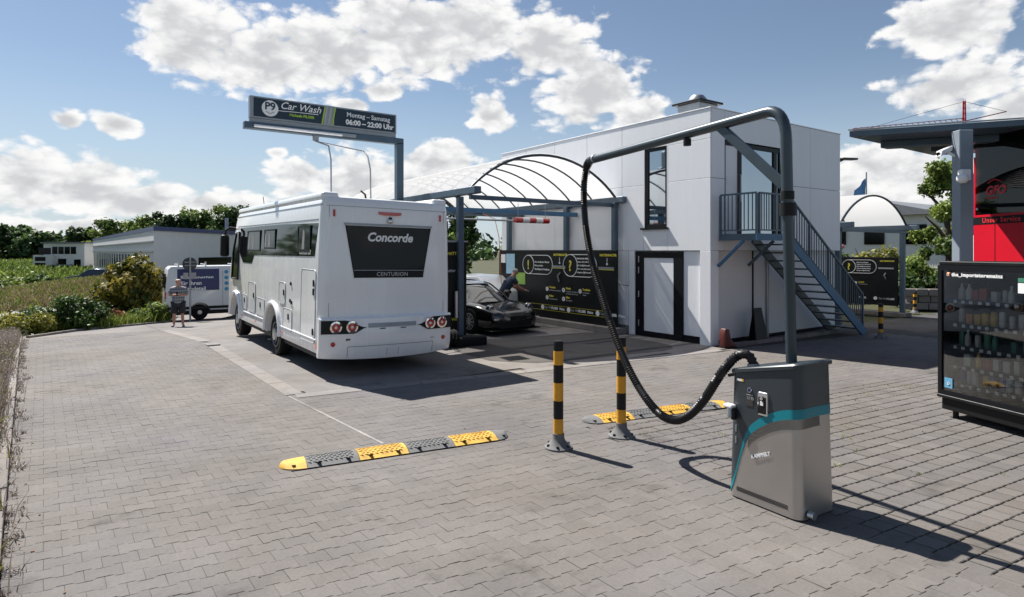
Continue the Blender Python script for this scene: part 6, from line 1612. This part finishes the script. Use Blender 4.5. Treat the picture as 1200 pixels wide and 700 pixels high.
# flag and tower crane
fl = empty('flag', (46.9, 22.0, 0), 0, 'blue and white flag on a tall pole behind the far canopy', 'flag')
MB().cyl((46.9, 22.0, 0), (46.9, 22.0, 7.9), .05, n=8).build('pole', 'zinc', fl)
fv = []
for i in range(7):
    for j in range(6):
        a = i / 6; b = j / 5; fv.append((46.9 - .85 * a * (.75 + .25 * b) * .8 + .0, 22.0 + .55 * a + .08 * math.sin(a * 7 + b * 2), 7.5 - 1.5 * b - .9 * a * (1 - .2 * b)))
MB().add(fv, [(i * 6 + j, i * 6 + j + 1, (i + 1) * 6 + j + 1, (i + 1) * 6 + j) for i in range(6) for j in range(5)]).build('cloth', 'flag_cloth', fl, smooth=60, recalc=False)
cr_ = empty('tower_crane', (235, 79.7, 0), 0, 'red tower crane with long jib rising far behind the flat canopy', 'crane')
cb = Vector((234.5, 79.7, 0)); jd = Vector((-.575 * .6 - .2, .818 * .9, 0)).normalized()
mb = MB()
for sx_ in (-1, 1):
    for sy in (-1, 1): mb.bar(cb + Vector((sx_ * .8, sy * .8, 0)), cb + Vector((sx_ * .25, sy * .25, 50.5)), .22, .22)
for k in range(30):
    z_ = k * 1.7; s_ = .8 - .011 * z_; mb.bar(cb + Vector((-s_, -s_, z_)), cb + Vector((s_, -s_, z_ + 1.7)), .14, .14); mb.bar(cb + Vector((-s_, -s_, z_)), cb + Vector((-s_, s_, z_ + 1.7)), .14, .14)
mb.build('mast', 'crane_red', cr_)
J0 = cb + Vector((0, 0, 44)); jl = Vector((-30.5, 20.2, -3.2)); J1 = J0 + jl
mb = MB().bar(J0, J1, .3, .3).bar(J0 + Vector((0, 0, 1.0)), J1 + Vector((0, 0, .6)), .2, .2)
for k in range(20): p = J0 + jl * (k / 20); q = J0 + jl * ((k + .5) / 20); mb.bar(p, q + Vector((0, 0, .9)), .12, .12)
mb.build('jib', 'crane_red', cr_)
J2 = J0 - jl.normalized() * 14 + Vector((0, 0, 2)); MB().bar(J0, J2, .3, .3).build('counter_jib', 'crane_red', cr_)
for q in (J0 + jl * .9, J2): MB().cyl(cb + Vector((0, 0, 50.4)), q, .06, n=6).build('stay_cable', 'black_frame', cr_)

# ------------------------------------------------------------------ trees, shrubs and grass
def blob(c, r, n, seed, sp=.75):
    g = random.Random(seed); o = []
    for k in range(n):
        a = g.uniform(0, 6.283); e = math.acos(g.uniform(-1, 1)); q = r * g.uniform(.35, sp)
        rr = r * g.uniform(.24, .45)
        o.append((c[0] + q * math.sin(e) * math.cos(a), c[1] + q * math.sin(e) * math.sin(a), c[2] + q * math.cos(e), rr))
    return o
def tree(name, loc, h, r, m_, n, leaf, seed, label, group, cat='tree', squash=1.0):
    t = empty(name, loc, 0, label, cat, group); x, y, z = loc; g = random.Random(seed)
    tr = MB(); pts = [(x, y, z - .3), (x + g.uniform(-.1, .1), y, z + h * .3), (x + g.uniform(-.2, .2), y + g.uniform(-.2, .2), z + h * .72)]
    tr.tube(pts, [.035 * h, .026 * h, .010 * h], 8)
    for k in range(5):
        a = g.uniform(0, 6.283); s = Vector(pts[1]) + (Vector(pts[2]) - Vector(pts[1])) * g.uniform(0, .8)
        tr.tube([s, s + Vector((math.cos(a) * r * .35, math.sin(a) * r * .35, h * .12)), s + Vector((math.cos(a) * r * .7, math.sin(a) * r * .7, h * .2))], [.014 * h, .009 * h, .003 * h], 6)
    tr.build('trunk', 'bark', t, smooth=50)
    cc = []
    for k in range(58):
        a = g.uniform(0, 6.283); u = g.uniform(0, 1); hh = h * (.28 + .68 * u); rr = r * (1 - .75 * abs(u - .38) ** 1.3) * g.uniform(.3, .85)
        cc.append((x + rr * math.cos(a), y + rr * math.sin(a), z + hh, r * g.uniform(.12, .27)))
    v, f, tn = foliage(cc, n, leaf, seed, squash, shell=.35); leaf_object('crown', v, f, tn, m_, t)
    return t
def shrub(name, c, rx, rz, m_, n, leaf, seed, label, group, cat='shrub', clumps=14):
    t = empty(name, (c[0], c[1], c[2]), 0, label, cat, group); g = random.Random(seed); cc = []
    for k in range(clumps):
        a = g.uniform(0, 6.283); q = rx * math.sqrt(g.uniform(0, .75)); hh = g.uniform(.15, .8) * rz * math.sqrt(max(.1, 1 - (q / rx) ** 2))
        cc.append((c[0] + q * math.cos(a), c[1] + q * math.sin(a), c[2] + hh, rx * g.uniform(.25, .42)))
    v, f, tn = foliage(cc, n, leaf, seed, .9); v[:, 2] = np.maximum(v[:, 2], c[2] - .03); leaf_object('foliage', v, f, tn, m_, t)
    st_ = MB()
    for k in range(7):
        a = g.uniform(0, 6.283); st_.tube([(c[0], c[1], c[2] - .1), (c[0] + .3 * rx * math.cos(a), c[1] + .3 * rx * math.sin(a), c[2] + rz * .4), (c[0] + .6 * rx * math.cos(a), c[1] + .6 * rx * math.sin(a), c[2] + rz * .75)], [.025, .018, .006], 5)
    st_.build('stems', 'bark', t)
    return t
def gz(x, y): return ground_z(x, y)
# tree belt behind the hall: one label, set apart only by where they stand
for k, (x, y, h, r) in enumerate(((.5, 118, 6.6, 3.6), (4.5, 112, 7.6, 4.2), (8.4, 104, 7.8, 3.8), (11, 96, 8.0, 3.8), (14.5, 100, 8.6, 4.2), (18.5, 97, 9.2, 4.4), (15.8, 82, 8.2, 3.9), (20.5, 84, 8.2, 4.2), (24.5, 90, 8.0, 4.2), (27.5, 84, 7.2, 3.8))):
    tree('belt_tree', (x, y, -.8), h, r, 'leaf_mid' if k % 3 else 'leaf_dark', 7000, .27, 100 + k, 'leafy green tree in the belt above the pale hall roof', 'trees above the hall')
for k, (x, y, h, r) in enumerate(((-14, 150, 8, 5.5), (-9.5, 145, 8.6, 5.0), (-5.2, 140, 7.2, 4.5), (-20, 155, 8.0, 5.5))):
    tree('dark_tree', (x, y, -2), h, r, 'leaf_far', 3600, .6, 130 + k, 'dark distant tree left of the white house', 'dark trees by the white house')
for k, (x, y, r, rz) in enumerate(((-6.6, 66, 2.3, 3.0), (-4.6, 70, 2.2, 2.6), (-9.0, 72, 2.8, 3.6), (-3.2, 74, 1.8, 2.2))):
    shrub('green_shrub', (x, y, gz(x, y) - .2), r, rz, 'leaf_mid', 3800, .2, 150 + k, 'bright green shrub beside the grassy bank and street', 'green shrubs by the street')
# far woods on the hills
cc = []; g = random.Random(9)
for k in range(260):
    a = R(g.uniform(-14, 26)); d_ = g.uniform(330, 470); cc.append((d_ * math.sin(a), d_ * math.cos(a), -4 + 11 * g.random() * (1 - .02 * abs(math.degrees(a) - 2)), g.uniform(4, 7.5)))
v, f, tn = foliage(cc, 26000, 2.0, 5); leaf_object('far_wood', v, f, tn, 'leaf_far', label='distant wooded hillside on the horizon', cat='wood', kind='stuff')
cc = []
for k in range(200):
    a = R(g.uniform(30, 110)); d_ = g.uniform(120, 190); cc.append((d_ * math.sin(a), d_ * math.cos(a), g.uniform(-2, 5.0), g.uniform(2.5, 4.5)))
v, f, tn = foliage(cc, 16000, 1.1, 6); leaf_object('far_wood', v, f, tn, 'leaf_far', label='distant line of trees beyond the wash bays', cat='wood', kind='stuff')
cc = []
for k in range(230):                                        # woods all round, also behind the viewer
    a = R(g.uniform(110, 346)); d_ = g.uniform(60, 95) if math.degrees(a) > 250 else g.uniform(150, 240); cc.append((d_ * math.sin(a), d_ * math.cos(a), g.uniform(-2, 1.2), g.uniform(2.2, 3.6)))
for k in range(150):
    a = R(g.uniform(-75, -8.5)); d_ = g.uniform(62, 100); cc.append((d_ * math.sin(a), d_ * math.cos(a), g.uniform(-2, 4.2), g.uniform(1.8, 3.2)))
v, f, tn = foliage(cc, 30000, .7, 8); leaf_object('far_wood', v, f, tn, 'leaf_dark', label='belt of trees across the street around the forecourt', cat='wood', kind='stuff')
# shrubs of the planting bed
shrub('bronze_shrub', (2.6, 38.2, gz(2.6, 38) - .1), 1.75, 3.7, 'leaf_bronze', 9000, .15, 21, 'tall bronze and yellow leaved shrub before the pale hall', 'planting bed shrubs', clumps=24)
shrub('bronze_shrub', (1.2, 39.6, gz(1, 39.6) - .1), 1.1, 2.3, 'leaf_bronze', 4500, .14, 22, 'lower bronze leaved shrub at the side of the tall one', 'planting bed shrubs')
shrub('dark_shrub', (-.35, 28.9, gz(-.3, 28.9) - .05), 1.25, 1.6, 'leaf_dark', 14000, .07, 23, 'rounded dark green shrub at the corner of the planting bed', 'planting bed shrubs', clumps=20)
shrub('low_shrub', (-1.35, 27.2, gz(-1.3, 27.2) - .05), .95, .85, 'leaf_yellow', 7000, .06, 24, 'low yellow green shrub left of the dark rounded shrub', 'planting bed shrubs')
shrub('red_shrub', (1.0, 30.0, gz(1, 30) - .05), .8, .85, 'leaf_red', 4500, .06, 25, 'low reddish shrub right of the dark rounded shrub', 'planting bed shrubs')
shrub('low_shrub', (2.55, 31.0, gz(2.5, 31) - .05), .85, 1.0, 'leaf_mid', 4500, .07, 26, 'low green shrub next to the person in plaid shirt', 'planting bed shrubs')
# trees and hedges on the right and behind the bays
tree('hedge_tree', (13.0, 27.5, 0), 4.9, 2.0, 'leaf_mid', 14000, .12, 31, 'dense green tree behind the wash bay with the sports car', 'trees behind the bays')
tree('hedge_tree', (10.2, 29.5, -.2), 4.7, 2.0, 'leaf_mid', 14000, .12, 32, 'broad green tree beside the galvanised fence', 'trees behind the bays')
tree('hedge_tree', (15.6, 28.0, 0), 5.2, 1.9, 'leaf_dark', 6000, .16, 33, 'dark green tree behind the white office block', 'trees behind the bays')
tree('hedge_tree', (31.9, 11.4, 0), 6.2, 1.7, 'leaf_mid', 14000, .10, 34, 'upright green tree between the far canopy and the steel post', 'trees on the right')
tree('hedge_tree', (35.0, 11.0, 0), 6.6, 1.9, 'leaf_mid', 13000, .11, 35, 'taller green tree behind the orange banner', 'trees on the right')
for k, (x, y, rx, rz, m_, lab) in enumerate(((27.5, 14.8, 1.6, 3.6, 'leaf_mid', 'green hedge bush filling the back of the far wash bay'), (29.0, 13.2, 1.5, 3.2, 'leaf_yellow', 'yellow green hedge bush at the back of the far wash bay'), (26.2, 16.6, 1.6, 3.7, 'leaf_mid', 'tall hedge bush at the office block side of the far bay'), (28.9, 11.2, 1.25, 2.35, 'leaf_mid', 'round clipped bush beside the far canopy post'), (27.0, 10.3, 1.2, 1.9, 'leaf_dark', 'dark green bush behind the far striped bollard'), (28.4, 9.2, 1.3, 2.2, 'leaf_dark', 'dark green bush beside the red boards'), (30.6, 9.6, 1.5, 2.4, 'leaf_red', 'reddish bush under the taller green tree'))):
    shrub('hedge_bush', (x, y, -.1), rx, rz, m_, 7000, .10, 60 + k, lab, 'hedge bushes on the right', clumps=20)
for k, (x, y, rx, rz, lab) in enumerate(((9.6, 25.2, 1.5, 3.4, 'dense green bush behind the galvanised fence posts'), (11.6, 25.6, 1.6, 3.9, 'tall green bush between the fence and the broad tree'), (13.6, 25.4, 1.5, 3.6, 'green bush at the back corner of the white office block'))):
    shrub('hedge_bush', (x, y, -.1), rx, rz, 'leaf_mid', 12000, .10, 80 + k, lab, 'bushes behind the fence', clumps=26)
rw_ = empty('retaining_wall', (26.0, 9.3, 0), 0, 'low brown retaining wall of blocks under the dark hedge', 'wall')
for k in range(9):
    for j in range(3):
        MB().cbox((25.4 + k * .42 * .72 + .15 * (j % 2), 10.4 - k * .42 * .7, .14 + j * .26), Vector((.72, -.69, 0)) * .2, (.09, .09, 0), (0, 0, .122)).build('block', 'bark' if 0 else 'kerbstone', rw_, bevel=.015)

def blades(name, pts, h, w, m_, seed, per, spread, label, cat, lean=.35):
    """grass and weeds: thin upright blades around the given points"""
    g = np.random.default_rng(seed); P_ = np.repeat(np.array(pts, float), per, 0); n = len(P_)
    P_[:, :2] += g.normal(size=(n, 2)) * spread
    P_[:, 2] = [ground_z(a, b) for a, b in P_[:, :2]]
    a = g.uniform(0, 6.283, n); hh = h * (.5 + .8 * g.random(n)); ln = g.normal(size=(n, 2)) * lean * hh[:, None]
    wx = np.stack([np.cos(a) * w, np.sin(a) * w, np.zeros(n)], 1)
    tip = P_ + np.stack([ln[:, 0], ln[:, 1], hh], 1); midp = P_ + np.stack([ln[:, 0] * .3, ln[:, 1] * .3, hh * .55], 1)
    q = np.stack([P_ - wx, P_ + wx, midp + wx * .8, midp - wx * .8, midp - wx * .8, midp + wx * .8, tip + wx * .15, tip - wx * .15], 1).reshape(-1, 3)
    f = np.arange(8 * n).reshape(2 * n, 4)
    return leaf_object(name, q, f, np.repeat(np.clip(.5 + .28 * g.normal(size=n), 0, 1), 2), m_, label=label, cat=cat, kind='stuff')
g = random.Random(12)
blades('dry_grass', [(g.uniform(-9, 9), g.uniform(46, 60), 0) for k in range(2000)], .36, .035, 'dry_grass', 41, 12, .22, 'dry brown grass covering the bank', 'grass')
blades('bank_weeds', [(g.uniform(-9, 9), g.uniform(46, 60), 0) for k in range(1500)], .36, .04, 'grass_green', 48, 9, .35, 'green weeds growing through the dry bank grass', 'grass')
blades('bed_grass', [(x, y, 0) for x, y in ((g.uniform(-3.5, 4), g.uniform(27, 42)) for k in range(2200)) if y > 27.6 + 1.05 * max(0, x - .2) and x < 3.3] , .4, .018, 'grass_green', 42, 14, .15, 'green and dry grass between the shrubs of the bed', 'grass')
blades('meadow', [(g.uniform(-40, 6), g.uniform(62, 125), 0) for k in range(3000)], .5, .14, 'leaf_mid', 49, 7, .7, 'green meadow between the bank and the white house', 'grass')
blades('lawn', [(g.uniform(-14, -.5), g.uniform(56, 66), 0) for k in range(1600)], .22, .03, 'grass_green', 43, 10, .25, 'bright mown grass strip beyond the street', 'grass')
edge = []
for k in range(1300):
    y = g.uniform(3, 24.5); edge.append((kerb_x(y) - .1 - abs(g.gauss(.0, .55)) - .05, y, 0))
blades('lavender_bed', edge, .3, .005, 'lavender', 44, 12, .09, 'dry purple lavender along the left kerb', 'plants', .3)
blades('bed_weeds', [(p[0] - .2, p[1], 0) for p in edge[::2]], .2, .012, 'leaf_yellow', 45, 16, .12, 'yellowing weeds under the lavender by the kerb', 'plants', .4)
def low_plants(name, m_, n, leaf, seed, cnt, zr, lab):
    q = random.Random(seed); cc = []
    for k in range(cnt):
        y = q.uniform(2.5, 24.3); x = kerb_x(y) - .13 - abs(q.gauss(0, .6)); r_ = q.uniform(.07, .17)
        cc.append((x, y, ground_z(x, y) + q.uniform(*zr), r_))
    v, f, tn = foliage(cc, n, leaf, seed); leaf_object(name, v, f, tn, m_, label=lab, cat='plants', kind='stuff')
low_plants('edge_plants', 'leaf_yellow', 26000, .022, 71, 420, (.0, .16), 'low yellow green plants in the bed along the left kerb')
low_plants('edge_plants', 'leaf_red', 7000, .02, 72, 130, (.02, .14), 'rusty orange leaves between the plants along the left kerb')
low_plants('lavender_flowers', 'lavender', 12000, .015, 73, 260, (.18, .3), 'pale mauve flower heads above the plants along the left kerb')
sp = []
for k in range(130):
    y = g.uniform(3, 23); sp.append((kerb_x(y) + abs(g.gauss(.02, .05)), y, 0))
blades('joint_weeds', sp, .05, .006, 'lavender', 46, 10, .03, 'small weeds and debris along the kerb gutter', 'plants', .8)
gj = []
for k in range(60):
    x, y = g.uniform(5.2, 12), g.uniform(0, 5.3)
    gj.append((x, y, 0))
blades('joint_grass', gj, .022, .005, 'grass_green', 47, 7, .03, 'tiny grass tufts in the wide paving joints', 'grass', .6)
# dry leaves scattered by the kerb
n = 90; P_ = []; g2 = np.random.default_rng(3)
for k in range(n):
    y = g2.uniform(3.5, 20); P_.append((kerb_x(y) + .03 + abs(g2.normal(0, .12)) + (g2.random() < .12) * g2.uniform(0, 6), y))
vs = []; 
for (x, y) in P_:
    a = g2.uniform(0, 6.28); s = g2.uniform(.005, .014); z = ground_z(x, y) + .006
    c_, s_ = math.cos(a) * s, math.sin(a) * s
    vs += [(x - c_ * 1.6, y - s_ * 1.6, z), (x + s_, y - c_, z + s * .3), (x + c_ * 1.6, y + s_ * 1.6, z + .002), (x - s_, y + c_, z + s * .4)]
leaf_object('leaf_litter', np.array(vs), np.arange(4 * n).reshape(n, 4), g2.random(n), 'leaf_red', label='dry leaves lying on the paving near the kerb', cat='leaves', kind='stuff')
